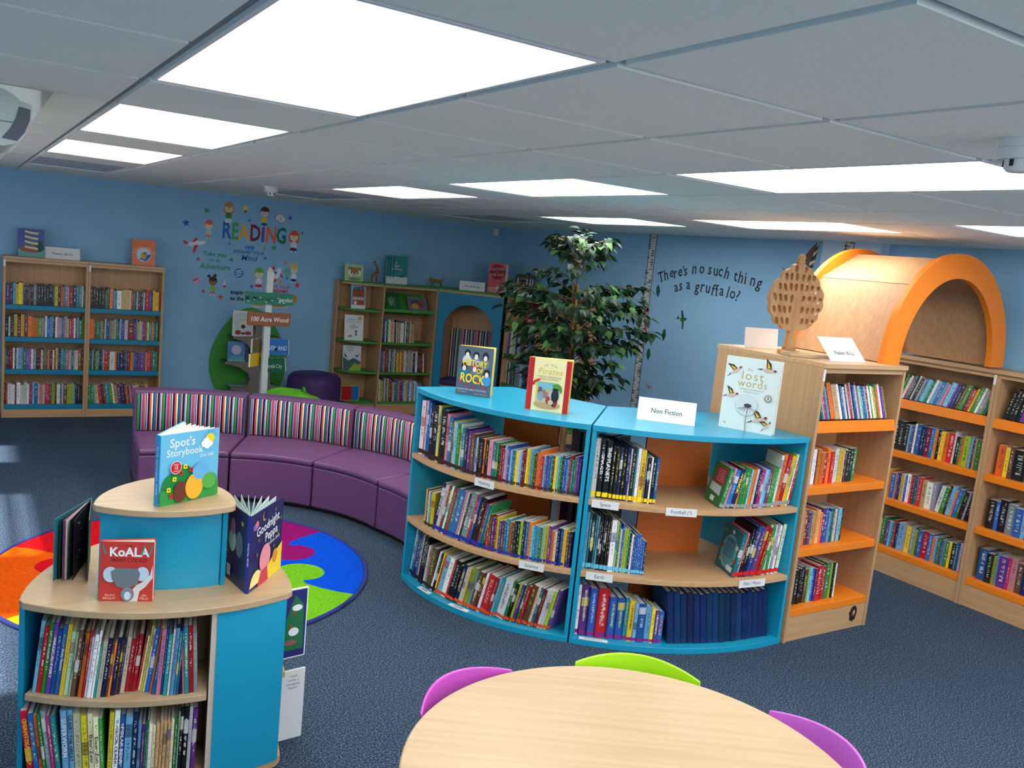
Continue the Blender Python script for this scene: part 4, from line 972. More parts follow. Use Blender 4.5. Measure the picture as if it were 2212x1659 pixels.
board(.25, .12, (238, 190, 44), (-.06, .036, .70), .78, 0, None, (250, 240, 200))

# ---------------------------------------------------------------- pouffe and cushion by the far wall
t = tag(MB().lathe([(.0, 0), (.25, 0), (.272, .02), (.276, .08), (.276, .40), (.268, .45), (.235, .485), (.15, .502), (.0, .508)], 40).build('pouffe', M['vinyl_dark'], smooth=40), 'round dark purple pouffe by the far wall, left of the green shelves', 'pouffe'); t.location = (2.70, 6.12, 0)
t = thing('floor_cushion', 'bright green beanbag cushion behind the purple sofa, in front of the pouffe', 'cushion', (2.22, 5.25, 0))
b = MB(); vs = []; nu, nv = 28, 12
for i in range(nv + 1):
    ph = -PI / 2 + PI * i / nv; cz = math.copysign(abs(math.sin(ph)) ** .6, ph); cr_ = abs(math.cos(ph)) ** .45
    for k in range(nu):
        a = 2 * PI * k / nu; ca, sa = math.cos(a), math.sin(a); q = (abs(ca) ** 4 + abs(sa) ** 4) ** -.25
        wv = .012 * math.sin(5 * a + 2 * ph)
        vs.append((.27 * cr_ * q * ca, .27 * cr_ * q * sa, .235 + (.235 + wv) * cz - .05 * max(0, ca) * (cz > 0)))
b.add(vs, [(i * nu + k, i * nu + (k + 1) % nu, (i + 1) * nu + (k + 1) % nu, (i + 1) * nu + k) for i in range(nv) for k in range(nu)])
b.build('cover', flat((112, 206, 44), 0.8), t, smooth=80)
MB().tube([(.05, -.1, .465), (.05, -.06, .5), (.05, -.02, .465)], .012, 8).build('handle', flat((96, 180, 40), 0.8), t, smooth=60)

# ---------------------------------------------------------------- artificial fig tree
t = thing('potted_plant', 'tall leafy artificial fig tree behind the curved blue shelves', 'plant', (3.80, 3.2, 0))
MB().lathe([(.15, 0), (.19, .28), (.2, .3), (.2, .32), (.18, .32), (.17, .27), (.0, .27)], 32).build('pot', flat((88, 66, 52), 0.6), t, smooth=40)
MB().lathe([(.0, .262), (.172, .268), (.172, .275), (.0, .282)], 24).build('soil', flat((50, 38, 30), 0.9), t)
bark = noisy('fig_bark', (96, 68, 42), (150, 112, 72), (40, 40, 6), 4, 0.8, 0.3)
def stem(ph, r):
    return [(r * math.cos(ph + z * 3.2) + .04 * (1.2 - z), r * math.sin(ph + z * 3.2), z) for z in [.28 + .12 * k for k in range(13)]]
MB().tube(stem(0, .022), [.026 - .0012 * k for k in range(13)], 10).build('trunk', bark, t, smooth=60)
MB().tube(stem(2.6, .024), [.022 - .001 * k for k in range(13)], 10).build('trunk', bark, t, smooth=60)
br = MB(); lf = MB(); rp = random.Random(11)
def leaf(p, d, L, w):
    d = Vector(d).normalized(); up = Vector((rp.uniform(-.4, .4), rp.uniform(-.4, .4), 1)).normalized(); s_ = d.cross(up)
    if s_.length < .1: s_ = Vector((1, 0, 0))
    s_.normalize(); n_ = s_.cross(d).normalized(); p = Vector(p); v = []
    prof = [(0, 0), (.16, .42), (.38, .5), (.62, .38), (.84, .15), (1.0, 0)]
    fold = rp.uniform(.1, .4); droop = rp.uniform(.15, .5)
    mid = [p + d * (L * a) - n_ * (L * droop * a * a) for a, _ in prof]
    lft = [mid[i] + s_ * (w * b_) + n_ * (w * b_ * fold) for i, (_, b_) in enumerate(prof)]; rgt = [mid[i] - s_ * (w * b_) + n_ * (w * b_ * fold) for i, (_, b_) in enumerate(prof)]
    vs = [tuple(q) for q in mid + lft[1:-1] + rgt[1:-1]]; n1_ = len(prof); fs = []
    l_ = lambda i: n1_ + i - 1
    r_ = lambda i: n1_ + n1_ - 2 + i - 1
    fs.append((0, 1, l_(1))); fs.append((0, r_(1), 1))
    for i in range(1, n1_ - 2): fs.append((i, i + 1, l_(i + 1), l_(i))); fs.append((i, r_(i), r_(i + 1), i + 1))
    fs.append((n1_ - 2, n1_ - 1, l_(n1_ - 2))); fs.append((n1_ - 2, r_(n1_ - 2), n1_ - 1))
    lf.add(vs, fs, rp.choice([0, 0, 0, 1, 1, 2]))
def radius(z):      # silhouette: low skirt, wide middle, narrow top
    if z < .98: return .22 + .2 * (z - .82) / .16
    if z < 1.2: return .5
    if z < 1.72: return .62
    if z < 1.85: return .36
    return .36 - .16 * (z - 1.85) / .3
NBR = 120
for k in range(NBR):
    z0 = .84 + 1.24 * (k / NBR) + rp.uniform(-.03, .03)
    if 1.74 < z0 < 1.86 and rp.random() < .55: continue
    a = k * 2.399 + rp.uniform(-.3, .3); R_ = radius(z0) * rp.uniform(.65, 1.08)
    rise = rp.uniform(-.05, .14) if z0 < 1.8 else rp.uniform(.05, .22)
    rise = min(rise, 2.14 - z0)
    c0 = Vector((.0, 0, z0 - .1)); pts = []
    for q in range(6):
        f = q / 5; pts.append(c0 + Vector((R_ * f * math.cos(a), R_ * f * math.sin(a), .1 * f + rise * math.sin(f * 1.9) - .06 * f * f)))
    br.tube(pts, [.006 - .0008 * q for q in range(6)], 5)
    nl = int(7 + 13 * R_)
    for q in range(nl):
        f = .3 + .7 * (q + .5) / nl; i = min(int(f * 5), 4); p_ = pts[i].lerp(pts[i + 1], f * 5 - i)
        b_ = a + rp.choice([-1, 1]) * rp.uniform(.3, 1.3)
        leaf(p_ + Vector((rp.uniform(-.03, .03), rp.uniform(-.03, .03), rp.uniform(-.03, .03))), (math.cos(b_), math.sin(b_), rp.uniform(-1.0, .1)), rp.uniform(.07, .105), rp.uniform(.05, .068))
    leaf(pts[-1], (math.cos(a), math.sin(a), -.2), .1, .055)
for q in range(10): a = q * 2.4; leaf((.03 * math.cos(a), .03 * math.sin(a), 2.08 + .008 * q), (math.cos(a), math.sin(a), .35), .09, .05)
br.build('branches', flat((92, 74, 50), 0.8), t, smooth=60)
o = lf.build('foliage', [flat((24, 50, 32), 0.45, 0.22), flat((32, 66, 38), 0.45, 0.22), flat((62, 104, 50), 0.45, 0.22)], t, recalc=False)

# ---------------------------------------------------------------- carved wooden tree ornament
def outline_mesh(name, outer, holes, depth, mat, par, bevel=.003):
    c = bpy.data.curves.new(name, 'CURVE'); c.dimensions = '2D'; c.fill_mode = 'BOTH'; c.extrude = depth / 2; c.bevel_depth = 0
    for P in [outer] + holes:
        s_ = c.splines.new('POLY'); s_.points.add(len(P) - 1); s_.use_cyclic_u = True
        for q, pt in zip(s_.points, P): q.co = (pt[0], pt[1], 0, 1)
    o = bpy.data.objects.new(name, c); me = bpy.data.meshes.new_from_object(o); bpy.data.objects.remove(o); bpy.data.curves.remove(c)
    me.materials.clear(); me.materials.append(mat); me.transform(FACE); me.name = name
    return link(name, me, par)
t = thing('tree_ornament', 'carved wooden tree ornament with cut-out leaves on the orange-shelved case', 'ornament', (3.44, .70, 1.5005), -.25)
pine = noisy('carved_pine', (168, 122, 76), (200, 154, 104), (40, 40, 5), 4, 0.5)
outer = [(-.036, .02), (-.03, .05), (-.022, .09), (-.018, .125)]
for k in range(1, 72):
    th_ = -PI / 2 - .28 - (2 * PI - .56) * k / 72; q = abs(math.sin(th_ * 7.5)) ** .6
    rr = .93 + .085 * q; wx = .172 * (1 - .30 * max(0, math.sin(th_)) ** 1.3)
    outer.append((wx * rr * math.cos(th_), .305 + .188 * rr * math.sin(th_) * (1 if math.sin(th_) > 0 else .98)))
    if k == 35: outer += [(-.022, .50), (-.014, .525), (.004, .548), (.018, .53), (.014, .51), (.022, .50)]
outer += [(.018, .125), (.022, .09), (.03, .05), (.038, .02)]
holes = []
ro = random.Random(3)
def lhole(x, y, L, w, a): return [(x + L / 2 * math.cos(q) * math.cos(a) - w / 2 * math.sin(q) * (1 + .35 * math.cos(q)) * math.sin(a), y + L / 2 * math.cos(q) * math.sin(a) + w / 2 * math.sin(q) * (1 + .35 * math.cos(q)) * math.cos(a)) for q in [2 * PI * k / 14 for k in range(14)]]
for r_, (yy, xs) in enumerate(((.178, (-.112, -.078, -.046, .046, .078, .112)), (.24, (-.138, -.105, -.072, -.038, .038, .072, .105, .138)), (.302, (-.142, -.108, -.074, -.036, .036, .074, .108, .142)), (.362, (-.118, -.084, -.05, -.018, .018, .05, .084, .118)), (.416, (-.086, -.054, -.02, .02, .054, .086)), (.462, (-.03, .03)))):
    for x in xs: holes.append(lhole(x, yy + ro.uniform(-.003, .003), ro.uniform(.042, .048), ro.uniform(.019, .023), PI / 2 - x * 3.0 + ro.uniform(-.15, .15)))
outline_mesh('carved_crown', outer, holes, .03, pine, t)
MB().box(-.05, .055, -.035, .035, .0, .022).build('foot', pine, t, bevel=.004)
tag(MB().box(-.14, .16, -.06, .06, 0, .02).build('wooden_board', M['beech_pale'], bevel=.003), 'flat wooden board lying in front of the carved tree ornament', 'board').location = (3.46, .575, 1.5005)
bpy.data.objects['wooden_board'].rotation_euler = (0, 0, -.35)

# ---------------------------------------------------------------- tent cards and shelf labels
def tent_card(label, loc, rz, w, h, art, slope=.35, name='sign_card', easel=False):
    t = thing(name, label, 'sign', loc, rz)
    d = h * math.tan(slope); b = MB(); e = .0015
    b.add([(0, 0, 0), (w, 0, 0), (w, d, h), (0, d, h), (0, e, 0), (w, e, 0), (w, d + e, h - e), (0, d + e, h - e)], [(0, 1, 2, 3), (7, 6, 5, 4), (0, 4, 5, 1), (1, 5, 6, 2), (3, 7, 4, 0)])
    if easel: b.box(0, w, 0, .09, .0003, .0015)
    else: b.add([(0, 2 * d, 0), (w, 2 * d, 0), (w, d + e, h - .0001), (0, d + e, h - .0001), (0, 2 * d - e, 0), (w, 2 * d - e, 0), (w, d, h - .002), (0, d, h - .002)], [(0, 1, 2, 3), (7, 6, 5, 4)])
    b.build('card', M['white'], t, recalc=False)
    if art: art.build('lettering', t, Matrix.Translation((0, -.0004, 0)) @ Matrix.Rotation(-slope, 4, 'X') @ FACE)
    return t
INK = (46, 84, 82)
tent_card('large white sign reading Non Fiction on the blue shelving', (2.544, .853, 1.1155), -.742, .295, .112, Art().text('Non Fiction', .1475, .054, .036, INK, bold=.012, sx=.92))
tent_card('white sign reading Fiction (K-L) lying slanted on the orange-shelved case', (3.46, .43, 1.5005), 0, .29, .118, Art().text('Fiction (K-L)', .148, .055, .034, (40, 44, 46), bold=.012, sx=.92), .75, easel=True)
tent_card('blank-backed white sign behind the carved tree ornament', (3.345, .93, 1.5005), -.08, .25, .115, None, .12, easel=True)
tent_card('white sign reading Fiction (A-C) on the far tall bookcase', (.222, 6.49, 1.4585), 0, .29, .104, Art().text('Fiction (A-C)', .145, .05, .034, (50, 56, 60), bold=.012, sx=.92))
tent_card('white sign reading Picture Books on top of the blue nook', (4.36, 6.2, 1.4625), -.42, .29, .104, Art().text('Picture Books', .145, .05, .034, (50, 56, 60), bold=.012, sx=.92))
def shelf_label(txt, A, B_, z, label, hang=True):
    A, B_ = Vector(A), Vector(B_); u = (B_ - A); L = u.length; u /= L
    t = thing('shelf_label', label, 'label', (A.x, A.y, z), math.atan2(u.y, u.x), 'white labels on the blue shelf edges')
    if hang:
        MB().box(0, L, -.0035, -.0015, -.034, .006).build('card', M['white'], t)
        Art().text(txt, L / 2, -.014, .026, (60, 66, 74), sx=.9).build('lettering', t, Matrix.Translation((0, -.0036, 0)) @ FACE)
    else:
        MB().box(0, L, -.0, .03, .0005, .002).build('card', M['white'], t)
        a = Art()
        if txt: a.text(txt, L / 2, .015, .02, (70, 74, 84), sx=.9)
        else:
            for k in range(9): a.rect(L * (.25 + .055 * k), .011, L * (.25 + .055 * k) + .006, .019, (90, 94, 104))
        a.build('lettering', t, Matrix.Translation((0, 0, .0021)))
def on_arc(W, fa, fb):
    arc = arc3(W['P0'], W['Pm'], W['P1'], 100); return arc[int(100 * fa)], arc[int(100 * fb)]
for W, fa, fb, z, tx in ((W1, .51, .61, .745, 'History'), (W1, .76, .87, .378, 'Science'), (W2, .03, .14, .745, 'Space'), (W2, .33, .46, .745, 'Football (*)'), (W2, .045, .155, .378, 'Earth'), (W2, .70, .84, .378, 'Film / Music')):
    a_, b_ = on_arc(W, fa, fb); shelf_label(tx, a_, b_, z, 'white shelf label reading %s on the curved blue bookcase' % tx.replace(' (*)', ''))
for W, fa, fb, tx, lb in ((W1, .19, .28, '', 'leftmost white label lying on the bottom of the left blue wedge'), (W1, .42, .53, '', 'second white label lying on the bottom of the left blue wedge'), (W2, .04, .16, 'Dictionaries', 'white label reading Dictionaries on the bottom of the right blue wedge')):
    a_, b_ = on_arc(W, fa, fb); shelf_label(tx, a_, b_, .03, lb, False)
# ---------------------------------------------------------------- books shown face out
def display_book(label, loc, rz, w, h, t, rgb, art=None, opn=0.0, lean=0.0, sheets=5, spine=None, spine_txt=None, back_rgb=None, back_art=None, pages=(244, 242, 234), group=None, mirror=False):
    """front cover in the local xz plane facing -y, hinge at x = 0; opn = angle between the covers"""
    b = MB(); e = .0028; co, si = math.cos(opn), math.sin(opn)
    b.box(0, w, 0, e, 0, h)
    MX = Matrix.Translation((0, t, 0)) @ Matrix.Rotation(opn, 4, 'Z')
    b.box(0, w, -e, 0, 0, h, 1, MX)
    b.box(-e, 0, 0, t, 0, h, 2)
    spine = spine or rgb
    o = b.build('book', [flat(rgb, .35, .5), flat(back_rgb or rgb, .35, .5), flat(spine, .35, .5)])
    o.location = loc; o.rotation_euler = (-lean, 0, rz)
    p = MB(); m = .004
    if opn < .02: p.box(0, w - m, e, t - e, m, h - m)
    else:
        th = (t - 2 * e) * .42
        p.box(.001, w - m, e, e + th, m, h - m)
        p.box(.001, w - m, -e - th, -e, m, h - m, 0, MX)
        for k in range(1, sheets + 1):
            f = k / (sheets + 1)
            p.box(.002, (w - m) * (1 - .03 * math.sin(k * 5)), -.0004, .0004, m, h - m, 0, Matrix.Translation((0, e + th + (t - 2 * e - 2 * th) * f, 0)) @ Matrix.Rotation(opn * f, 4, 'Z'))
    p.build('page_block', flat(pages, .8, .1), o)
    if art: art.build('cover_print', o, Matrix.Translation((0, -.0001, 0)) @ FACE)
    if spine_txt:
        a = Art(); a.text(spine_txt[0], h * .5, 0, min(t * .5, .02), spine_txt[1], sx=.95, bold=.01)
        # lettering runs down the spine, facing -x
        a.build('spine_title', o, Matrix(((0, 0, -1, -e - .0001), (0, -1, 0, t / 2), (-1, 0, 0, h), (0, 0, 0, 1))))
    if back_art: back_art.build('back_print', o, MX @ Matrix(((-1, 0, 0, w), (0, 0, 1, .0001), (0, 1, 0, 0), (0, 0, 0, 1))))
    return tag(o, label, 'book', group)

# story book with the sky-blue cover on the upper tier
w, h = .236, .238
a = Art(); SKY = (110, 190, 226)
a.text("Spot's", .085, .205, .042, W_, bold=.01); a.text('Storybook', .095, .172, .034, W_, bold=.008); a.text('Eric Hill', .185, .149, .017, W_)
a.circ(.196, .205, .018, (250, 216, 30))
for k in range(9): q = .5 + k * .35; a.line([(.196 + .022 * math.cos(q), .205 + .022 * math.sin(q)), (.196 + .031 * math.cos(q), .205 + .031 * math.sin(q))], .0012, (60, 80, 90))
for x, y, r in ((.170, .19, .012), (.184, .186, .015), (.178, .198, .013), (.196, .188, .010)): a.circ(x, y, r, (246, 246, 246))
for x, y, r in ((.05, .06, .045), (.085, .09, .04), (.03, .03, .035), (.12, .055, .04), (.2, .055, .03), (.16, .05, .04)): a.circ(x, y, r, (24, 130, 60))
a.rect(.0005, .0005, w - .0005, .05, (52, 150, 66))
for x, y, c in ((.095, .122, (250, 220, 40)), (.078, .103, (200, 40, 40)), (.052, .085, (250, 220, 40)), (.03, .052, (250, 220, 40)), (.04, .03, (200, 40, 40)), (.115, .11, (200, 40, 40))):
    for k in range(4): a.circ(x + .005 * math.cos(k * PI / 2 + .7), y + .005 * math.sin(k * PI / 2 + .7), .0045, c, 10)
    a.circ(x, y, .003, (60, 40, 20), 8)
a.ell(.075, .04, .028, .036, (106, 52, 38)); a.ell(.13, .05, .036, .045, (240, 178, 50)); a.ell(.155, .10, .034, .03, (104, 176, 226)); a.ell(.19, .06, .03, .028, (84, 170, 70))
a.circ(.053, .126, .022, (244, 240, 240)); a.circ(.053, .126, .02, (206, 24, 40)); a.text('With', .053, .136, .009, W_); a.text('12', .053, .125, .015, W_, bold=.02); a.text('stories!', .053, .114, .007, W_)
display_book('sky-blue hardback titled Spot\'s Storybook standing open on the top tier', (.150, .400, .9523), math.radians(27), w, h, .022, SKY, a, .55, spine=(30, 150, 215), spine_txt=("Eric Hill   Spot's Storybook   WARNE", W_), sheets=6)
# red board book
w, h = .157, .198
a = Art(); a.text('THE', .082, .184, .011, (50, 30, 30)); a.text('KoALA', .083, .163, .041, (246, 250, 252), bold=.03, sx=.95); a.text('WHO COULD', .083, .137, .018, (50, 26, 26), sx=.95)
for x0, d in ((.006, 1), (.151, -1), (.128, -1)):
    for k in range(3): a.ell(x0 + d * k * .003, .184 - k * .011, .0028, .007, (70, 140, 130), .3 * d)
GR = (116, 126, 136)
a.ell(.03, .09, .022, .026, (196, 218, 232)); a.ell(.125, .093, .02, .024, (196, 218, 232))
a.poly([(.03, .1), (.048, .112), (.11, .112), (.118, .095), (.112, .06), (.08, .044), (.05, .05), (.034, .075)], GR)
a.poly([(.155, .125), (.148, .09), (.128, .068), (.108, .056), (.088, .03), (.085, .0005), (.112, .0005), (.118, .035), (.135, .05), (.156, .08)], (226, 222, 220))
a.ell(.082, .025, .02, .024, (128, 140, 150)); a.ell(.082, .02, .01, .014, (206, 226, 236))
a.text('Rachel', .028, .022, .011, (250, 220, 190), shear=.3); a.text('BRIGHT', .028, .011, .011, (250, 220, 190)); a.text('Jim', .132, .022, .011, (250, 220, 190), shear=.3); a.text('FIELD', .132, .011, .011, (250, 220, 190))
display_book('red board book titled The Koala Who Could on the lower tier', (-.022, .362, .6653), math.radians(-20), w, h, .018, (206, 62, 52), a, .16, sheets=4)
# night-blue picture book standing open like a tent
w, h = .262, .272
a = Art(); Y_ = (248, 214, 60)
a.text('Goodnight', .135, .205, .046, W_, .10, bold=.01, sx=.95); a.text('Peppa', .165, .165, .046, W_, .10, bold=.01, sx=.95); a.text('A Bedtime Story', .18, .133, .018, W_, .08)
a.ell(.03, .225, .02, .013, (120, 110, 190)); a.ell(.04, .232, .012, .012, (232, 120, 130)); a.circ(.10, .245, .018, (180, 150, 80)); a.circ(.107, .249, .017, (32, 30, 84))
for x, y in ((.06, .17), (.19, .245), (.22, .15), (.19, .11), (.05, .12), (.24, .2)): a.star(x, y, .011, (128, 108, 70))
a.ell(.05, .015, .05, .05, (246, 230, 150), 0, 20, 0, PI); a.poly([(.06, .0005), (w - .0005, .0005), (w - .0005, .105), (.2, .085), (.13, .045)], Y_)
a.ell(.115, .09, .045, .05, (240, 150, 160)); a.poly([(.085, .05), (.135, .055), (.15, .0005), (.06, .0005)], (206, 60, 80)); a.ell(.20, .07, .022, .026, (226, 150, 50))
bk = Art(); bk.ell(.14, .15, .03, .04, (186, 226, 210)); bk.ell(.14, .2, .02, .03, (200, 120, 170)); bk.ell(.2, .15, .03, .045, (110, 120, 130))
for x, y in ((.09, .21), (.06, .22), (.08, .18), (.22, .23)): bk.star(x, y, .012, (226, 214, 60))
for k in range(8): bk.rect(.03, .1 - k * .008, .11 - .01 * (k % 3), .103 - k * .008, (190, 190, 210))
bk.rect(.11, .02, .14, .06, (240, 240, 240))
display_book('dark blue picture book titled Goodnight Peppa standing open on the lower tier', (.424, .276, .6653), math.radians(50), w, h, .014, (36, 34, 92), a, .83, spine=(44, 44, 140), spine_txt=('Goodnight Peppa   M&S BABY', W_), back_rgb=(40, 36, 80), back_art=bk, sheets=8, pages=(206, 226, 222))
# dark book with starry pages, fore-edges towards the camera
o = MB(); cvr = tag(thing('book', 'dark picture book with starry black pages standing open beside the blue upper tier', 'book', (-.002, .80, .6653), 0), None)
hh = .212; ww = .262
for nm, ang, rgb in (('cover_board', -121, (40, 120, 130)), ('cover_board', -98, (60, 90, 80))):
    MB().box(0, ww, -.0015, .0015, 0, hh).build(nm, flat(rgb), cvr, rz=math.radians(ang))
for k, (ang, rgb) in enumerate(((-118, (30, 50, 50)), (-115.5, (90, 100, 140)), (-114.5, (206, 70, 90)), (-113.5, (226, 226, 226)), (-111, (24, 26, 34)), (-108, (20, 22, 32)))):
    m_ = MB().box(0, ww - .008, -.0006, .0006, .003, hh - .004).build('page', flat(rgb), cvr, rz=math.radians(ang))
a = Art()
for k in range(34): a.star(rnd.uniform(.05, .24), rnd.uniform(.03, .2), rnd.uniform(.0014, .004), (236, 240, 250), 4, .5)
a.build('star_print', m_, Matrix.Translation((0, .0007, 0)) @ Matrix(((1, 0, 0, 0), (0, 0, 1, 0), (0, 1, 0, 0), (0, 0, 0, 1))))
a = Art(); a.rect(.0, .0, .25, .2, (84, 70, 110)); a.rect(.0, .0, .25, .07, (60, 110, 80)); a.rect(.02, .05, .14, .11, (150, 150, 150))
# right bay of the stand: two picture books poking out past the corner board
display_book('christmas-green picture book poking out of the right side of the stand, above', (.572, .36, ZS[0] + .0008), math.radians(8), .10, .262, .008, (246, 246, 246),
             Art().rect(.004, .004, .096, .258, (40, 44, 110)).poly([(.01, .03), (.09, .03), (.085, .2), (.05, .24), (.02, .15)], (36, 110, 70)).circ(.05, .17, .006, (190, 40, 40)).circ(.04, .12, .006, (190, 40, 40)).ell(.06, .19, .02, .012, (230, 236, 240)).ell(.05, .1, .02, .016, (230, 236, 240)).ell(.04, .06, .024, .01, (150, 90, 80)))
display_book('pale grey picture book poking out of the right side of the stand, below', (.568, .345, ZS[1] + .0008), math.radians(6), .105, .268, .009, (226, 228, 226),
             Art().text('I have', .06, .245, .012, (60, 60, 64)).text('would. a', .06, .23, .012, (60, 60, 64)).text('emergency', .06, .215, .012, (60, 60, 64)).text('Report', .06, .2, .012, (60, 60, 64)))
display_book('black and red book just behind the pale grey one low on the stand', (.600, .395, ZS[1] + .0008), math.radians(6), .085, .235, .008, (26, 24, 28), None, spine=(160, 30, 34))

# on the blue shelving
w, h = .192, .266
a = Art(); GRY = (88, 100, 116); SK = (236, 226, 214)
for x, y, hair, top, body in ((.048, .222, (26, 26, 30), 1, (206, 210, 216)), (.098, .215, (40, 40, 46), 1, (120, 136, 196)), (.15, .212, (40, 34, 54), 2, (120, 124, 134)), (.036, .15, (24, 28, 34), 1, (40, 120, 130)), (.095, .148, (206, 50, 60), 1, (110, 118, 130)), (.165, .125, (24, 24, 30), 1, (60, 150, 200))):
    a.ell(x, y - .035, .026, .03, body); a.ell(x, y + .006, .017, .02 * (1.25 if top == 2 else 1), hair); a.ell(x, y - .004, .010, .015, SK)
a.text('HISTORY', .095, .175, .046, Y_, -.06, bold=.03, sx=.72); a.text('OF', .125, .135, .038, Y_, 0, bold=.03, sx=.75); a.text('ROCK', .085, .09, .068, Y_, -.05, bold=.03, sx=.72)
for x, y in ((.02, .07), (.06, .05), (.10, .045), (.15, .05), (.12, .08)): a.circ(x, y, .008, (196, 50, 60))
a.text('FOR BIG FANS AND LITTLE PUNKS', .086, .031, .0135, (210, 232, 240), sx=.8); a.text('RITA NABAIS', .035, .017, .008, (210, 210, 80)); a.text('JOANA RAIMUNDO', .14, .012, .008, (210, 210, 80))
display_book('grey hardback titled History of Rock standing ajar on the blue shelving', (1.870, 1.575, 1.1155), math.radians(-46), w, h, .026, GRY, a, .3, pages=(236, 222, 160), sheets=4, back_rgb=(226, 190, 60))
w, h = .222, .27
CRM = (244, 234, 176)
a = Art(); a.rect(.0005, .0005, .028, h - .0005, (190, 38, 40)); a.rect(w - .028, .0005, w - .0005, h - .0005, (190, 38, 40))
a.arc_text('STEP INSIDE', .112, .185, .055, .011, (120, 110, 90), step=.125); a.text('Pirates', .112, .205, .042, (226, 190, 90), shear=.3, spacing=1.1); a.text('A MAGIC 3-DIMENSIONAL', .112, .177, .011, (110, 100, 80)); a.text('WORLD OF PIRATES', .112, .165, .011, (110, 100, 80))
a.ell(.112, .035, .07, .022, (196, 160, 110)); a.rect(.05, .045, .165, .152, (240, 200, 60)); a.rect(.056, .048, .16, .15, (120, 186, 200)); a.poly([(.056, .048), (.16, .048), (.15, .10), (.11, .12), (.07, .105)], (196, 190, 170))
for x, y, rx, ry, c in ((.07, .105, .012, .02, (110, 90, 100)), (.095, .09, .02, .022, (150, 120, 110)), (.112, .11, .014, .012, (196, 170, 140)), (.075, .075, .014, .026, (140, 160, 170)), (.115, .06, .012, .02, (170, 60, 66)), (.15, .085, .02, .034, (36, 44, 66)), (.148, .055, .016, .028, (40, 36, 40)), (.15, .118, .016, .008, (28, 28, 36)), (.153, .04, .008, .014, (160, 40, 44)), (.13, .05, .014, .012, (214, 190, 150))): a.ell(x, y, rx, ry, c)
a.ell(.155, .135, .022, .012, (90, 150, 60)); a.ell(.176, .122, .007, .02, (80, 140, 60), .2); a.ell(.05, .155, .02, .006, (206, 40, 36), .5); a.ell(.036, .142, .006, .014, (206, 40, 36), -.3)
display_book('cream book with red edges titled Pirates standing on the blue shelving', (2.046, 1.148, 1.1155), math.radians(-47.5), w, h, .022, CRM, a, .32, pages=(244, 190, 90), sheets=4, spine=(190, 38, 40))
w, h = .277, .372
a = Art(); MI = (214, 226, 222); GD = (190, 168, 110)
a.text('the', .125, .315, .022, GD, sx=.9); a.text('lost', .14, .282, .062, GD, sx=1.1, spacing=1.15); a.text('words', .145, .243, .056, GD, sx=1.0, spacing=1.1); a.text('ROBERT MACFARLANE', .145, .213, .011, (160, 160, 150), spacing=1.1); a.text('JACKIE MORRIS', .145, .2, .011, (160, 160, 150), spacing=1.1)
def bird(x, y, s, rot=0):
    c_, s_ = math.cos(rot), math.sin(rot); T_ = lambda P: [(x + s * (p[0] * c_ - p[1] * s_), y + s * (p[0] * s_ + p[1] * c_)) for p in P]
    a.poly(T_([(-.03, -.005), (0, -.014), (.026, -.002), (.03, .008), (.0, .01)]), (206, 180, 160)); a.poly(T_([(-.01, .006), (-.024, .05), (.004, .032), (.014, .008)]), (40, 36, 36)); a.poly(T_([(-.006, .008), (-.014, .038), (.008, .012)]), (226, 180, 50)); a.poly(T_([(-.055, -.012), (-.03, -.008), (-.026, .0)]), (44, 40, 40)); a.circ(*T_([(.03, .006)])[0], .006 * s, (150, 40, 40), 10); a.circ(*T_([(.036, .007)])[0], .003 * s, (30, 30, 30), 8)
bird(.05, .30, 1.0, .5); bird(.215, .325, 1.1, -.2); bird(.045, .175, .95, .1); bird(.20, .07, 1.2, .2); bird(.245, .045, .8, .7)
a.circ(.13, .135, .055, (206, 214, 216)); a.line([(.14, .0005), (.135, .06), (.14, .125)], .005, (170, 140, 120))
for k in range(7): q = -.6 - k * .32; a.line([(.138, .128), (.138 + .06 * math.cos(q), .128 + .03 * math.sin(q))], .0022, (90, 90, 90))
a.ell(.138, .133, .02, .01, (70, 66, 64)); a.circ(.235, .185, .018, (120, 116, 90)); a.circ(.235, .185, .014, (200, 200, 190)); a.rect(.233, .178, .238, .193, (90, 86, 70)); a.circ(.03, .03, .005, GD)
display_book('large pale green book titled The Lost Words leaning on the orange-shelved case', (2.925, .645, 1.1155), math.radians(-64.6), w, h, .016, MI, a, .14, sheets=2)
# top of the far bookcase
a = Art(); a.rect(.0005, .0005, .2055, .07, (110, 170, 160)); a.ell(.1, .07, .09, .03, (150, 90, 90)); a.ell(.17, .1, .03, .05, (40, 80, 80)); a.circ(.17, .225, .008, (236, 236, 210)); a.circ(.173, .227, .008, (24, 62, 150))
for y in (.21, .165, .12, .075): a.poly([(.05, y + .008), (.1, y - .004), (.155, y - .008), (.155, y + .012), (.1, y + .016), (.05, y + .026)], (226, 214, 150))
for k, y in enumerate((.214, .169, .124, .079)): a.text(('FAVOURITE', 'BRAVE', 'STORIES', 'RETOLD')[k] if False else '~~~~~~', .1, y, .022, (120, 100, 60))
display_book('dark blue storybook with yellow ribbon on the far tall bookcase', (.012, 6.49, 1.4585), -.04, .206, .252, .02, (24, 62, 150), a, 0, .1, spine=(30, 70, 150), back_rgb=(170, 30, 50))
a = Art(); a.arc_text("STORYTELLER'S", .103, .085, .086, .022, (240, 236, 220), step=.2, bold=.01); a.circ(.103, .1, .066, (190, 220, 236)); a.poly([(.06, .06), (.12, .04), (.16, .08), (.165, .11), (.12, .1)], (44, 90, 170)); a.ell(.1, .09, .024, .034, (190, 170, 80), .4); a.ell(.112, .115, .018, .014, (150, 110, 60)); a.text('SONGBOOK', .103, .18, .01, (120, 50, 20))
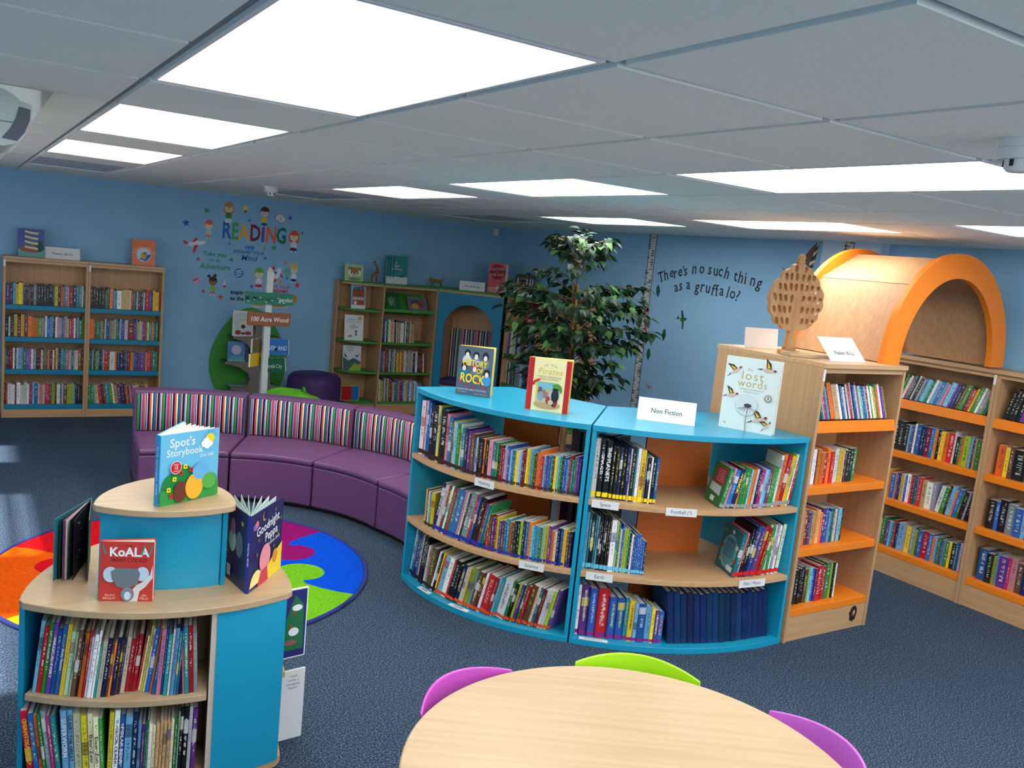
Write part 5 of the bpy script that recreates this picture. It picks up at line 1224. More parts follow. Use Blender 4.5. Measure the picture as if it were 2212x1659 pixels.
display_book('orange storytellers book with round picture on the far tall bookcase', (.957, 6.49, 1.4585), -.03, .207, .245, .02, (222, 106, 46), a, 0, .1)
# picture-book corner
a = Art(); a.text('Nature', .105, .135, .05, (44, 70, 100), bold=.02); a.ell(.105, .085, .075, .04, (236, 240, 226)); a.ell(.105, .085, .042, .045, (226, 180, 140)); a.ell(.105, .11, .046, .03, (190, 110, 50)); a.rect(.06, .08, .15, .096, (30, 40, 60)); a.ell(.085, .088, .011, .007, (240, 230, 220)); a.ell(.125, .088, .011, .007, (240, 230, 220)); a.ell(.105, .02, .07, .018, (110, 150, 100)); a.text('My little book of', .105, .165, .013, (230, 236, 220))
display_book('small green book titled Nature at the left end of the green shelves', (3.09, 6.46, 1.4625), -.03, .205, .178, .022, (168, 200, 140), a, 0, .1, spine=(226, 196, 100))
a = Art(); a.rect(.0005, .0005, .259, .08, (214, 222, 226)); a.text('A', .12, .235, .03, W_); a.text('Bird', .13, .2, .034, W_); a.text('in Winter', .135, .165, .034, W_); a.circ(.185, .085, .012, (30, 50, 60))
for x in (.02, .05, .09): a.line([(x, .06), (x + .006, .3)], .008, (24, 70, 76))
a.line([(.02, .27), (.08, .3)], .006, (24, 70, 76)); a.line([(.26, .14), (.2, .09)], .007, (24, 70, 76))
display_book('tall teal book titled A Bird in Winter on top of the green shelves', (3.565, 6.46, 1.4625), -.02, .26, .315, .012, (44, 140, 140), a, 0, .1)
a = Art(); a.ell(.11, .24, .1, .085, (150, 30, 44)); a.text('DRAGONS', .1, .27, .046, (226, 190, 180), .1, sx=.85); a.text('FOR SALE', .105, .205, .046, (226, 190, 180), .1, sx=.85); a.text('for', .1, .238, .016, (226, 190, 180)); a.rect(.0005, .0005, .2095, .06, (226, 150, 150)); a.ell(.16, .05, .03, .018, (170, 50, 60)); a.ell(.125, .06, .02, .018, (240, 220, 220))
for x in (.06, .09, .14, .17): a.line([(x, .16), (x + .01, .13), (x - .006, .11)], .006, (90, 20, 30))
display_book('tall red book titled Dragons for Sale above the blue nook', (4.70, 6.16, 1.4625), -.92, .21, .34, .05, (214, 74, 84), a, .3, sheets=6)
a = Art(); a.rect(.0005, .0005, .2295, .1, (226, 226, 226)); 
for x in (.03, .07, .105, .14, .18, .21): a.rect(x, .06, x + .012, .2, (196, 200, 206))
a.ell(.11, .085, .05, .022, (206, 84, 36)); a.ell(.165, .075, .018, .014, (206, 84, 36)); a.poly([(.06, .09), (.03, .05), (.075, .075)], (206, 84, 36))
for x in (.09, .12, .14): a.line([(x, .075), (x, .04)], .006, (60, 40, 40))
a.text('THE FOX', .1, .025, .018, (190, 190, 190))
display_book('dark book with a fox in snowy woods on the green shelf behind the plant', (4.87, 5.86, 1.4625), -.95, .23, .25, .012, (44, 36, 50), a, 0, .1)
a = Art(); a.rect(.012, .03, .148, .19, (170, 84, 50)); a.poly([(.01, .19), (.15, .19), (.13, .235), (.03, .235)], (130, 50, 40)); a.rect(.115, .22, .13, .262, (120, 50, 50)); a.rect(.0005, .0005, .1595, .04, (226, 230, 226))
for k in range(7): a.rect(.02 + k * .018, .095, .03 + k * .018, .125, (230, 236, 240))
a.circ(.05, .215, .014, (90, 130, 170)); a.circ(.105, .215, .014, (90, 130, 170)); a.rect(.03, .045, .06, .08, (220, 230, 230)); a.text('THE HOUSE', .08, .15, .02, (90, 50, 30))
display_book('light blue book with a red brick house on the uppermost quarter-round shelf', (3.165, 6.42, ZP[0] + .0005), -.03, .165, .272, .02, (130, 180, 214), a, 0, .1)
a = Art(); a.text('WHAT DO', .1, .225, .03, (110, 110, 110)); a.text('YOU DO WITH', .1, .198, .026, (110, 110, 110)); a.text('AN', .1, .172, .026, (110, 110, 110)); a.text('IDEA?', .105, .145, .042, (90, 90, 90)); a.circ(.172, .245, .02, (206, 180, 70)); a.ell(.13, .07, .009, .022, (110, 100, 90)); a.ell(.13, .1, .014, .01, (90, 80, 70)); a.ell(.06, .045, .026, .008, (130, 120, 100)); a.circ(.07, .06, .008, (226, 180, 60))
display_book('white book ending in Idea? on the second quarter-round shelf', (3.115, 6.42, ZP[1] + .0005), -.03, .212, .278, .012, (232, 234, 234), a, 0, .1)
a = Art(); a.poly([(.0005, .0005), (.2, .0005), (.2, .1), (.12, .14), (.06, .11), (.0005, .15)], (70, 100, 100)); a.poly([(.06, .0005), (.2, .0005), (.2, .07), (.13, .08)], (150, 180, 50)); a.text("LET'S", .075, .25, .034, (40, 60, 70)); a.text('FLY!', .085, .218, .034, (40, 60, 70))
a.poly([(.01, .2), (.03, .17), (.055, .13), (.03, .15), (.015, .16)], (28, 28, 34)); a.poly([(.13, .17), (.16, .165), (.19, .2), (.17, .16), (.16, .145)], (28, 28, 34))
display_book("grey landscape book titled Let's Fly on the third quarter-round shelf", (3.12, 6.42, ZP[2] + .0005), -.03, .205, .275, .014, (206, 216, 222), a, 0, .1, group=None)
t = thing('book_box_set', 'cream slipcase of red and blue books on the lowest quarter-round shelf', 'box set', (3.11, 6.40, ZP[3] + .0005))
MB().box(0, .215, .003, .15, 0, .005).box(0, .215, .003, .15, .163, .168).box(0, .005, .003, .15, .0055, .1625).box(.21, .215, .003, .15, .0055, .1625).build('slipcase', flat((226, 206, 130)), t)
for k in range(12): MB().box(.0065 + k * .0168, .0065 + k * .0168 + .016, .0, .14, .006, .160).build('boxed_book', flat((206, 40, 44) if k < 7 else (40, 120, 196), .35), t)
a = Art(); a.ell(.1, .08, .06, .05, (96, 72, 90)); a.ell(.09, .05, .05, .035, (206, 160, 60)); a.ell(.16, .08, .04, .05, (150, 80, 90)); a.rect(.0, .13, .23, .16, (110, 120, 140))
display_book('wide painterly book with yellow glow on the sloping green shelf', (3.84, 6.385, ZP[0] + .022), 0, .24, .165, .01, (120, 110, 130), a, 0, .5)
a = Art(); a.ell(.09, .1, .045, .05, (110, 150, 110)); a.ell(.08, .07, .02, .035, (150, 170, 120)); a.ell(.12, .05, .014, .03, (70, 130, 180))
display_book('dark green tree-cover book at the left of the sloping green shelf', (3.55, 6.385, ZP[0] + .022), 0, .19, .2, .01, (44, 104, 52), a, 0, .5)
a = Art(); a.ell(.1, .19, .09, .06, (160, 30, 46)); a.text('FOR SALE', .1, .19, .034, (226, 180, 176), .08, sx=.8); a.ell(.13, .04, .04, .022, (240, 200, 200))
display_book('red dragon book on the sloping green shelf right of the nook', (4.825, 5.56, ZP[0] + .022), -PI / 2, .21, .27, .012, (206, 70, 80), a, 0, .5)
a = Art(); a.circ(.06, .17, .02, (230, 170, 60)); a.ell(.1, .06, .09, .04, (190, 206, 210)); a.rect(.05, .05, .13, .1, (150, 196, 190)); a.circ(.15, .2, .03, (200, 150, 60))
display_book('purple book with a castle half hidden by the plant', (5.05, 4.98, ZP[1] + .0005), -1.05, .23, .255, .012, (84, 60, 140), a, 0, .1)
a = Art(); a.ell(.1, .14, .06, .03, (226, 220, 214)); a.ell(.16, .1, .03, .014, (206, 150, 150)); a.rect(.0, .0, .26, .05, (40, 60, 110))
display_book('night-blue book half hidden by the plant, on the shelf under the castle book', (5.04, 5.0, ZP[2] + .0005), -1.05, .25, .25, .012, (60, 90, 150), a, 0, .1)
# tree shelf books
a = Art(); a.rect(.01, .01, .19, .24, (196, 216, 220)); a.rect(.06, .06, .14, .2, (226, 220, 196)); a.text('A Year', .1, .17, .03, (180, 150, 100)); a.ell(.1, .1, .022, .022, (44, 64, 110)); a.ell(.05, .04, .03, .024, (170, 50, 60)); a.ell(.15, .035, .036, .02, (170, 50, 60)); a.ell(.1, .03, .02, .014, (70, 100, 70))
display_book('pale flowered book on the upper left branch of the tree shelf', (1.925, 6.445, .8125), -.05, .2, .262, .035, (232, 230, 216), a, 0, .1)
a = Art(); a.ell(.085, .12, .05, .05, (190, 190, 220)); a.text('The', .085, .14, .018, (226, 210, 226)); a.text('Snow', .085, .115, .022, (240, 230, 240)); a.ell(.085, .035, .07, .026, (90, 170, 190)); a.rect(.0005, .0005, .1695, .02, (130, 180, 170))
display_book('pale blue book on the middle left branch of the tree shelf', (1.885, 6.44, .5525), -.04, .17, .205, .02, (84, 130, 186), a, 0, .1)
for k in range(3): display_book('grey-blue book behind the pale blue one on the tree shelf, %s along' % ('first', 'second', 'third')[k], (2.062 + .017 * k, 6.452, .5525), PI / 2 + .02, .15, .19, .014, (80, 100, 130), None)
display_book('brown and white book at the right of the tree shelf trunk', (2.31, 6.45, .3075), PI / 2, .16, .19, .012, (150, 120, 90), None)
tag(MB().box(-.1, .1, -.07, .07, 0, .008).build('book', flat((130, 170, 160), .35)), 'thin grey-green book lying flat on the lowest branch of the tree shelf', 'book').location = (2.02, 6.53, .2876)

# ---------------------------------------------------------------- small ornaments on the green tops
t = thing('giraffe_ornament', 'small brown giraffe figure on top of the green shelves', 'ornament', (3.43, 6.46, 1.4625))
gb = noisy('giraffe_coat', (90, 56, 30), (180, 120, 64), (60, 60, 60), 2, .6)
b = MB()
for x, y in ((-.03, -.012), (-.03, .012), (.025, -.012), (.025, .012)): b.tube([(x * 1.1, y, 0), (x * .85, y, .08)], [.006, .008], 8)
b.tube([(-.034, 0, .085), (0, 0, .095), (.03, 0, .105), (.026, 0, .15), (.004, 0, .2), (-.006, 0, .225)], [.014, .02, .018, .012, .008, .008], 10)
b.tube([(-.006, 0, .224), (-.03, 0, .216)], [.009, .005], 8); b.tube([(-.004, -.006, .23), (-.004, -.006, .245)], .002, 6); b.tube([(-.004, .006, .23), (-.004, .006, .245)], .002, 6)
b.build('body', gb, t, smooth=60)
t = thing('cat_ornament', 'small yellow-green striped animal figure with raised tail beside the picture books sign', 'ornament', (4.18, 6.42, 1.4625))
b = MB()
for x, y in ((-.06, -.014), (-.05, .014), (.05, -.014), (.06, .014)): b.tube([(x, y, 0), (x * .9, y, .06)], [.008, .01], 8)
b.tube([(-.07, 0, .07), (-.03, 0, .075), (.03, 0, .068), (.065, 0, .07)], [.016, .02, .018, .014], 10); b.tube([(.065, 0, .07), (.08, 0, .1), (.074, 0, .15)], [.007, .005, .003], 8)
b.tube([(-.07, 0, .075), (-.095, 0, .085)], [.02, .012], 10); b.tube([(-.08, -.012, .09), (-.08, -.014, .115)], [.006, .002], 6); b.tube([(-.08, .012, .09), (-.08, .014, .115)], [.006, .002], 6)
b.build('body', noisy('figure_stripes', (40, 50, 30), (170, 150, 40), (14, 90, 90), 2, .5), t, smooth=60)
# ---------------------------------------------------------------- vinyl stickers and lettering on the far wall (x along the wall, z up)
FARW = lambda x, z: Matrix.Translation((x, YF - .0004, z)) @ FACE
def sticker(name, label, cat, x, z, art, group=None):
    t = thing(name, label, cat, (x, YF - .0004, z), 0, group); art.build('print', t, FACE); return t
t = thing('wall_lettering', 'big multicoloured word READING stuck on the blue far wall', 'lettering', (2.13, YF - .0004, 1.86))
for ch, x, c in (('R', 1.86, (30, 104, 186)), ('E', 1.945, (70, 164, 84)), ('A', 2.035, (240, 172, 50)), ('D', 2.152, (130, 24, 44)), ('I', 2.232, (104, 64, 150)), ('N', 2.318, (240, 104, 66)), ('G', 2.425, (20, 112, 106))):
    Art().text(ch, x - 2.13, 0, .23, c, bold=.028, sx=.66 if ch != 'I' else .8).build('letter', t, FACE)
def words(label, x, z, lines, c):
    a = Art()
    for tx, dx, dz, s_, kw in lines: a.text(tx, dx, dz, s_, c, **kw)
    sticker('wall_lettering', label, 'lettering', x, z, a)
words('blue words Will Expand Your Mind below READING on the wall', 2.10, 1.66, [('Will', 0, .052, .06, dict(bold=.03)), ('EXPAND YOUR', 0, .004, .046, dict(bold=.02)), ('Mind', 0, -.056, .082, dict(shear=.2, bold=.01))], (30, 96, 176))
words('green words Take You On An Adventure on the wall', 1.757, 1.55, [('Take you', 0, .066, .062, dict(bold=.02)), ('on an', 0, .008, .054, dict(bold=.01)), ('Adventure', .005, -.06, .078, dict(shear=.2, bold=.01, sx=.9))], (36, 140, 70))
words('black words beginning Insp on the wall beside the signpost', 1.95, 1.215, [('inspire', .06, .03, .058, dict(bold=.03)), ('to the', .05, -.034, .058, dict(bold=.03))], (24, 24, 30))
words('red words Hope Your Dreams on the wall right of the signpost', 2.44, 1.306, [('HOPE YOUR', -.01, .022, .044, dict(bold=.02)), ('DREAMS', .0, -.022, .05, dict(bold=.03))], (206, 52, 56))
def child(label, x, z, hair, top, low, s=1.0, style=0, glasses=False, skin=(240, 214, 196)):
    a = Art(); S_ = lambda v: v * s
    if style == 1: a.ell(S_(.0), S_(.015), S_(.052), S_(.07), hair)
    if style == 2: a.circ(S_(-.045), S_(.085), S_(.018), hair); a.circ(S_(.02), S_(.095), S_(.018), hair)
    a.ell(0, S_(-.055), S_(.032), S_(.036), top); a.ell(0, S_(-.1), S_(.034), S_(.02), low); a.ell(S_(-.016), S_(-.118), S_(.012), S_(.007), (236, 236, 240)); a.ell(S_(.018), S_(-.118), S_(.012), S_(.007), (236, 236, 240))
    a.ell(0, S_(.035), S_(.046), S_(.05), hair); a.ell(0, S_(.018), S_(.04), S_(.036), skin); a.circ(S_(-.014), S_(.02), S_(.004), (50, 40, 40), 8); a.circ(S_(.014), S_(.02), S_(.004), (50, 40, 40), 8); a.ell(0, S_(.002), S_(.008), S_(.003), (200, 110, 110))
    a.ell(0, S_(.055), S_(.042), S_(.024), hair)
    if glasses: a.circ(S_(-.015), S_(.02), S_(.014), (110, 60, 80), 14); a.circ(S_(-.015), S_(.02), S_(.011), (236, 226, 220), 14); a.circ(S_(.015), S_(.02), S_(.014), (110, 60, 80), 14); a.circ(S_(.015), S_(.02), S_(.011), (236, 226, 220), 14)
    sticker('child_sticker', label, 'wall sticker', x, z, a, 'stickers of children on the reading wall')
child('wall sticker of a fair-haired child with glasses reading a green book', 1.872, 2.07, (206, 140, 70), (44, 140, 66), (214, 220, 226), 1, 1, True)
child('wall sticker of a brown-haired child in yellow sitting above READING', 2.238, 2.065, (84, 44, 40), (236, 196, 60), (30, 80, 150))
child('wall sticker of a red-haired child lying with a book, left of READING', 1.685, 1.88, (226, 96, 56), (190, 206, 170), (206, 130, 110), .9)
child('wall sticker of a long red-haired girl standing right of READING', 2.563, 1.845, (224, 84, 56), (226, 226, 226), (90, 36, 60), 1.1, 1)
child('wall sticker of a dark-haired child with buns and a lime book', 1.75, 1.315, (56, 34, 36), (140, 190, 60), (190, 120, 140), .92, 2, False, (150, 100, 76))
child('wall sticker of a child in a green cap carrying books by the post', 2.215, 1.43, (96, 170, 60), (226, 226, 226), (200, 44, 50), 1.05)
child('wall sticker of a blond girl beside a globe, right of the post', 2.585, 1.50, (226, 190, 96), (236, 236, 236), (40, 50, 110), .9, 2)
sticker('light_bulb_sticker', 'yellow light bulb wall sticker above READING', 'wall sticker', 2.04, 2.10, Art().circ(0, .012, .026, (236, 206, 110)).rect(-.012, -.034, .012, -.014, (130, 60, 50)))
sticker('book_sticker', 'open white book wall sticker upper right of READING', 'wall sticker', 2.403, 2.041, Art().poly([(-.06, .03), (0, .06), (.07, .0), (.015, -.055), (-.05, -.02)], (150, 140, 150)).poly([(-.05, .028), (0, .052), (.012, -.04), (-.042, -.014)], (222, 226, 230)).poly([(.004, .05), (.06, .0), (.018, -.042)], (236, 238, 240)))
sticker('plane_sticker', 'red and white aeroplane wall sticker left of the lettering', 'wall sticker', 1.56, 1.70, Art().ell(.01, .01, .1, .022, (222, 226, 232), .2).poly([(-.11, .0), (-.06, -.01), (-.08, .02), (-.115, .03)], (206, 50, 60)).poly([(-.01, .02), (.03, .06), (.0, .065), (-.03, .02)], (190, 60, 80)).poly([(-.01, -.01), (-.02, -.09), (.0, -.08), (.03, .0)], (206, 50, 60)))
sticker('planet_sticker', 'pink ringed planet wall sticker low on the left', 'wall sticker', 1.58, 1.344, Art().ell(0, 0, .07, .018, (170, 190, 220), .5).circ(0, 0, .038, (206, 150, 180)).ell(0, .004, .036, .008, (150, 100, 150), .5).ell(.0, -.016, .03, .006, (230, 180, 180), .5))
sticker('planet_sticker', 'blue and white striped planet wall sticker near the middle', 'wall sticker', 2.005, 1.446, Art().circ(0, 0, .048, (60, 110, 180)).ell(0, .022, .036, .007, (190, 210, 236), .3).ell(0, .0, .044, .006, (190, 210, 236), .3).ell(.0, -.024, .034, .006, (190, 210, 236), .3))
sticker('flask_sticker', 'small red science flask wall sticker', 'wall sticker', 1.868, 1.317, Art().rect(-.008, .0, .008, .045, (206, 214, 226)).circ(0, -.012, .02, (206, 214, 226)).ell(0, -.018, .018, .012, (206, 50, 60)))
sticker('rocket_sticker', 'red and white rocket wall sticker right of the signpost', 'wall sticker', 2.40, 1.46, Art().ell(0, 0, .032, .08, (226, 230, 236), -.5).ell(-.036, .066, .016, .022, (206, 50, 60), .3).circ(-.012, .018, .016, (70, 110, 180)).poly([(-.02, -.04), (-.03, -.09), (.01, -.06)], (200, 44, 60)).poly([(.04, -.02), (.08, -.04), (.04, .02)], (200, 44, 60)).ell(.04, -.08, .014, .026, (236, 150, 50), -.4))
sticker('globe_sticker', 'blue desk globe wall sticker beside the blond girl', 'wall sticker', 2.51, 1.485, Art().circ(0, .01, .042, (120, 180, 210)).ell(-.01, .02, .018, .02, (110, 180, 120)).ell(.018, -.004, .014, .012, (110, 180, 120)).rect(-.004, -.06, .004, -.03, (40, 80, 150)).rect(-.022, -.066, .022, -.058, (40, 80, 150)))
sticker('palette_sticker', 'brown paint palette wall sticker beside the green sign board', 'wall sticker', 2.60, 1.205, Art().ell(0, 0, .038, .048, (190, 150, 70)).circ(.012, .02, .008, (206, 50, 50)).circ(-.014, .014, .008, (40, 60, 120)).circ(.014, -.014, .008, (180, 60, 50)).circ(-.008, -.022, .007, (240, 240, 236)))
WH = [('green', (44, 150, 84), 1.657, 2.046, 'by the top left child'), ('blue', (30, 96, 190), 1.464, 1.902, 'at the far left of the lettering'), ('blue', (30, 96, 190), 2.507, 2.062, 'right of the open book'), ('green', (44, 160, 90), 2.354, 1.734, 'below the letter N'),
      ('red', (224, 60, 56), 2.628, 1.362, 'far right above the palette'), ('red', (206, 60, 60), 1.659, 1.234, 'low, left of the child with buns'), ('red', (206, 60, 60), 1.832, 1.186, 'lowest, under the child with buns'), ('blue', (40, 100, 180), 2.268, 1.62, 'above the rocket'),
      ('blue', (30, 96, 190), 2.144, 1.316, 'left of the post'), ('green', (44, 140, 110), 1.923, 1.578, 'right of Adventure'), ('red', (190, 70, 80), 1.596, 1.556, 'left of Adventure')]
for k, (n_, c, x, z, w_) in enumerate(WH): sticker('star_sticker', 'small %s star wall sticker %s' % (n_, w_), 'wall sticker', x, z, Art().star(0, 0, (.034, .042, .03, .036, .038)[k % 5] * (.7 if k > 4 else 1), c, 5, .45, PI / 2 + .2), 'star stickers on the reading wall')
for x, z, c, w_ in ((2.086, 1.994, (30, 90, 170), 'between light bulb and READING'), (2.649, 1.917, (40, 80, 130), 'right of the red-haired girl'), (1.894, 1.738, (60, 110, 170), 'below the letter R'), (2.253, 1.725, (220, 90, 80), 'right of Will'), (2.487, 1.595, (220, 110, 100), 'above the blond girl')):
    sticker('sparkle_sticker', 'tiny four-pointed sparkle wall sticker %s' % w_, 'wall sticker', x, z, Art().star(0, 0, .026, c, 4, .25), 'sparkle stickers on the reading wall')

# ---------------------------------------------------------------- woodland decals on the right wall (seen from the room: right is -y)
RFACE = Matrix(((0, 0, -1, 0), (-1, 0, 0, 0), (0, 1, 0, 0), (0, 0, 0, 1)))
def rsticker(name, label, cat, y, z, art, x=XR - .0004, group=None):
    t = thing(name, label, cat, (x, y, z), 0, group); art.build('print', t, RFACE); return t
LT = [("T", -3.714, 1.794), ("h", -3.653, 1.819), ("e", -3.588, 1.844), ("r", -3.537, 1.842), ("e", -3.473, 1.861), ("'", -3.429, 1.872), ("s", -3.404, 1.871), ("n", -3.299, 1.898), ("o", -3.204, 1.904), ("s", -3.11, 1.902), ("u", -3.032, 1.896), ("c", -2.979, 1.895), ("h", -2.906, 1.883), ("t", -2.797, 1.867), ("h", -2.738, 1.858), ("i", -2.681, 1.855), ("n", -2.602, 1.845), ("g", -2.534, 1.829),
      ("a", -3.497, 1.718), ("s", -3.445, 1.734), ("a", -3.35, 1.753), ("g", -3.238, 1.74), ("r", -3.176, 1.747), ("u", -3.104, 1.74), ("f", -3.044, 1.728), ("f", -2.99, 1.725), ("a", -2.934, 1.73), ("l", -2.866, 1.722), ("o", -2.806, 1.717), ("?", -2.756, 1.7)]
t = thing('wall_lettering', "dark curving lettering asking There's no such thing as a gruffalo on the right wall", 'lettering', (XR - .0004, 3.1, 1.8))
INKW = (30, 34, 52)
def serif_letter(ch, u, z, k):
    line = LT[:18] if k < 18 else LT[18:]; i = k if k < 18 else k - 18
    p, q = line[max(i - 1, 0)], line[min(i + 1, len(line) - 1)]
    rot = math.atan2(q[2] - p[2], q[1] - p[1]) * .8
    a = Art(); s = .115 if ch not in "'" else .1
    vs, fs = text_polys(ch, s * 1.06, .0012, .05 * ((k * 7) % 5 - 2), 1.0, 'CENTER')
    # base line at z: the built-in font centres a line at about a third of its size
    Mx = Matrix.Translation((u + 3.1, z - 1.8, a.z)) @ Matrix.Rotation(rot, 4, 'Z') @ Matrix.Translation((0, s * .36, 0)) @ Matrix.Diagonal((1.02, 1.12, 1, 1))
    a.b.add(vs, fs, a.mi(INKW), Mx); a.z += .0002
    def foot(x, y, w_):
        c_, s_ = math.cos(rot), math.sin(rot); P = [(x - w_, y - .004), (x + w_, y - .004), (x + w_, y + .002), (x - w_, y + .002)]
        a.poly([(u + 3.1 + c_ * p_[0] - s_ * p_[1], z - 1.8 + s_ * p_[0] + c_ * p_[1]) for p_ in P], INKW)
    if ch in 'Tfir': foot(0 if ch != 'r' else -.008, 0, .014)
    if ch in 'hn': foot(-.018, 0, .010); foot(.018, 0, .010)
    if ch == 'l': foot(0, 0, .012)
    a.build('letter', t, RFACE)
for k, (ch, u, z) in enumerate(LT): serif_letter(ch, u, z, k)
def birch(label, x, y, z0, z1, wd_, lean_):
    a = Art(); n = 40; rb_ = random.Random(int(y * 100)); L = z1 - z0
    a.poly([(-wd_ / 2 + lean_, L), (-wd_ / 2, 0), (wd_ / 2, 0), (wd_ / 2 + lean_, L)], (40, 40, 44)); a.poly([(-wd_ * .42 + lean_, L - .001), (-wd_ * .42, .001), (wd_ * .42, .001), (wd_ * .42 + lean_, L - .001)], (206, 206, 204))
    m = int(L / .021)
    for k in range(m):
        v = (k + .5) * L / m; f = v / L * lean_; s_ = rb_.choice([-1, 1]); w_ = wd_ * rb_.uniform(.3, .85); h_ = rb_.uniform(.003, .008); e = wd_ * .45 * s_ + f
        a.poly([(e, v - h_), (e, v + h_), (e - s_ * w_, v + rb_.uniform(-.006, .01))], (36, 36, 40))
    rsticker('birch_decal', label, 'wall decal', y, z0, a, x)
birch('tall thin birch trunk decal on the right wall beside the lettering', XR - .0004, 3.90, .30, CZ - .001, .098, 0.0)
birch('birch trunk decal on the brightly lit pillar above the orange arch', 5.05 - .0004, 1.63, .9, CZ - .001, .075, 0)
def leafd(u, z, rot, label):
    a = Art(); P = [(0, .06), (.012, .05), (.012, .042), (.024, .03), (.022, .016), (.03, .0), (.024, -.02), (.014, -.044), (0, -.062), (-.012, -.044), (-.024, -.02), (-.028, .004), (-.022, .02), (-.024, .034), (-.01, .044)]
    c_, s_ = math.cos(rot), math.sin(rot); a.poly([(p[0] * c_ - p[1] * s_, p[0] * s_ + p[1] * c_) for p in P], (28, 92, 62)); a.line([(-.055 * s_ * 0, .0), (-.05 * -s_, -.05 * c_)], .003, (20, 60, 44))
    rsticker('leaf_decal', label, 'wall decal', -u, z, a, group='falling leaf decals on the right wall')
leafd(-3.75, 1.704, .15, 'uppermost green leaf decal on the right wall, left of the lettering'); leafd(-3.595, 1.306, .0, 'middle green leaf decal on the right wall, below the green bird'); leafd(-3.777, 1.096, .05, 'lowest green leaf decal on the right wall')
a = Art(); a.ell(0, 0, .035, .018, (36, 110, 60), .1); a.circ(.036, .008, .014, (40, 70, 66)); a.poly([(.048, .008), (.064, .012), (.048, .014)], (40, 40, 44)); a.poly([(-.012, .01), (-.03, .08), (-.012, .086), (.02, .01)], (44, 60, 60)); a.poly([(-.005, -.01), (.006, -.09), (.024, -.08), (.022, -.008)], (36, 96, 60)); a.poly([(-.03, .002), (-.08, -.006), (-.066, .03)], (64, 74, 60)); a.poly([(-.026, -.004), (-.05, -.02), (-.03, .012)], (220, 190, 60))
rsticker('bird_decal', 'flying green bird decal on the right wall', 'wall decal', 3.373, 1.473, a)
a = Art(); a.poly([(0, 0), (-.05, .045), (-.045, .0), (-.02, -.02)], (206, 150, 170)); a.poly([(0, 0), (.045, .012), (.04, -.018), (.01, -.022)], (190, 130, 150)); a.ell(-.002, -.006, .004, .024, (90, 50, 60), .3)
rsticker('butterfly_decal', 'pink butterfly decal low on the right wall', 'wall decal', 3.721, .792, a)
a = Art(); RDS = (190, 62, 50); a.ell(0, .0, .02, .07, RDS, -.1); a.ell(.018, .082, .026, .02, RDS); a.poly([(.0, .09), (.002, .13), (.014, .1)], RDS); a.poly([(.03, .095), (.05, .062), (.028, .07)], RDS); a.ell(-.012, .05, .008, .03, RDS, .5); a.poly([(-.01, -.06), (.012, -.06), (.04, -.12), (.075, -.2), (.04, -.17), (.008, -.11)], RDS); a.circ(.024, .088, .004, (30, 20, 20), 8)
rsticker('squirrel_decal', 'red squirrel decal climbing the birch trunk on the right wall', 'wall decal', 3.88, 1.43, a)
a = Art(); a.poly([(-.05, -.12), (-.055, .0), (-.03, .07), (.03, .14), (.06, .16), (.075, .10), (.06, .02), (.03, -.05), (-.01, -.12)], (104, 84, 66))
for k in range(6): a.poly([(.0 + .012 * k, -.06 + .036 * k), (.05 + .006 * k, -.03 + .04 * k), (.056 + .006 * k, -.012 + .04 * k), (.0 + .012 * k, -.03 + .036 * k)], (226, 216, 200) if k % 2 else (50, 42, 36))
a.ell(-.08, -.14, .06, .11, (110, 92, 74), .5); a.poly([(-.2, -.07), (-.25, -.05), (-.19, -.10)], (60, 50, 44))
rsticker('bird_wing_decal', 'brown feathered wing decal behind the carved tree ornament', 'wall decal', 2.06, 2.06, a)

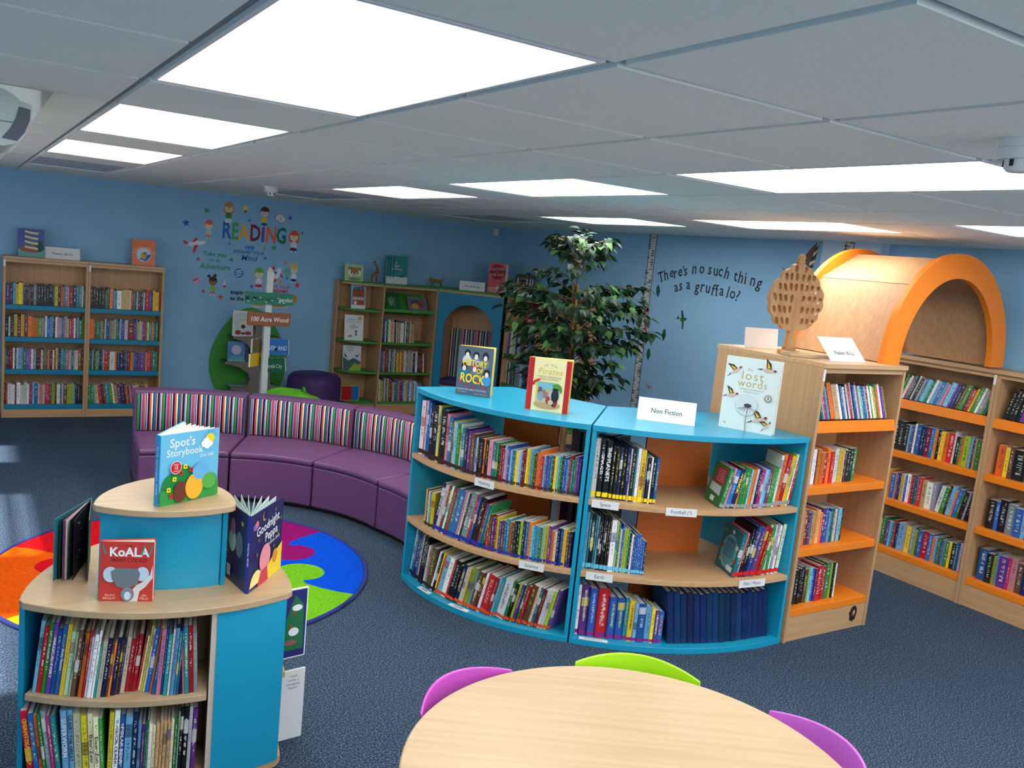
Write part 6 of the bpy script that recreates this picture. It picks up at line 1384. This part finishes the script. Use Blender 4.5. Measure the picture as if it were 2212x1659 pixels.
# ---------------------------------------------------------------- round table and chairs in the foreground
TX, TY = 1.058, -1.008
t = thing('round_table', 'large round pale beech table in the foreground', 'table', (TX, TY, 0), -.56)
MB().lathe([(0, .572), (.585, .572), (.598, .578), (.6, .586), (.598, .597), (.594, .6), (0, .6)], 96).build('tabletop', M['beech_pale'], t, smooth=30)
MB().lathe([(.36, .54), (.36, .5718), (.34, .5718), (.34, .54)], 48).build('apron_ring', M['metal'], t, smooth=30)
for k in range(4):
    q = PI / 4 + k * PI / 2; MB().tube([(.42 * math.cos(q), .42 * math.sin(q), .0), (.35 * math.cos(q), .35 * math.sin(q), .5715)], .018, 14).build('leg', M['metal'], t, smooth=60)
def plastic_chair(label, ang, rgb, dist, top=.622, wid=.2):
    """one-piece moulded chair; its back faces away from the table; the curved back top just clears the table edge"""
    t = thing('classroom_chair', label, 'chair', (TX + dist * math.cos(ang), TY + dist * math.sin(ang), 0), ang - PI / 2, 'moulded chairs round the table')
    mat = flat(rgb, .32, .5)
    # local: +y points away from the table, the back shell sits near y = 0
    b = MB(); nu, nv = 20, 14; th = .009
    def P(i, j, o):
        u = -1 + 2 * i / nu; v = j / nv
        z = .34 + (top - .34 - .02 * abs(u) ** 2.2) * v
        y = .005 - .085 * u * u - .03 * (1 - v) + o; x = wid * (.93 + .07 * v) * u
        return (x, y, z)
    for o in (0, -th): b.v += [P(i, j, o) for i in range(nu + 1) for j in range(nv + 1)]
    N = (nu + 1) * (nv + 1); f = lambda i, j, s_: s_ * N + i * (nv + 1) + j
    for i in range(nu):
        for j in range(nv): b.f += [(f(i, j, 0), f(i + 1, j, 0), f(i + 1, j + 1, 0), f(i, j + 1, 0)), (f(i, j, 1), f(i, j + 1, 1), f(i + 1, j + 1, 1), f(i + 1, j, 1))]
        b.f += [(f(i, nv, 0), f(i + 1, nv, 0), f(i + 1, nv, 1), f(i, nv, 1)), (f(i, 0, 0), f(i, 0, 1), f(i + 1, 0, 1), f(i + 1, 0, 0))]
    for j in range(nv): b.f += [(f(0, j, 0), f(0, j + 1, 0), f(0, j + 1, 1), f(0, j, 1)), (f(nu, j, 0), f(nu, j, 1), f(nu, j + 1, 1), f(nu, j + 1, 0))]
    b.m = [0] * len(b.f)
    b.build('backrest', mat, t, bevel=.003, smooth=40)
    s = MB(); pts = [(-.175, -.03), (.175, -.03), (.185, -.2), (.175, -.36), (.15, -.39), (-.15, -.39), (-.175, -.36), (-.185, -.2)]
    s.prism(pts, .338, .35); s.build('seat', mat, t, bevel=.004)
    MB().box(-.05, .05, -.07, -.02, .30, .35).build('seat_bracket', mat, t)
    for x in (-1, 1):
        for y0, y1 in ((-.05, .02), (-.34, -.38)): MB().tube([(x * .15, y0, .337), (x * .19, y1, .0)], [.013, .011], 12).build('leg', M['metal'], t, smooth=60)
    return t
cl = plastic_chair('purple moulded chair left of the green chair at the round table', math.radians(109), (206, 84, 196), .655)
tag(MB().lathe([(.0, 0), (.0055, .0), (.005, .0012), (0, .0016)], 14).build('chair_stud', flat((196, 24, 50)), cl, smooth=40)).location = (-.1975, -.084, .592)
bpy.data.objects['chair_stud'].rotation_euler = (0, -PI / 2, 0)
plastic_chair('lime green moulded chair at the back of the round table', math.radians(49.5), (172, 236, 26), .672)
plastic_chair('purple moulded chair cut off at the bottom right of the table', math.radians(-9.5), (206, 104, 214), .672)

# ---------------------------------------------------------------- the packed rows become one object
me = bpy.data.meshes.new('shelved_books'); me.from_pydata(RV, [], RF); me.materials.append(M['rows'])
uv = me.uv_layers.new(name='UVMap'); uv.data.foreach_set('uv', [c for p in RU for c in p])
for nm, d in (('Col', RC1), ('Acc', RC2)):
    ca = me.color_attributes.new(nm, 'FLOAT_COLOR', 'CORNER'); ca.data.foreach_set('color', [c for p in d for c in p])
o = link('shelved_books', me)
tag(o, 'tightly packed book spines filling the far and orange-shelved bookcases', 'books', None, 'stuff')
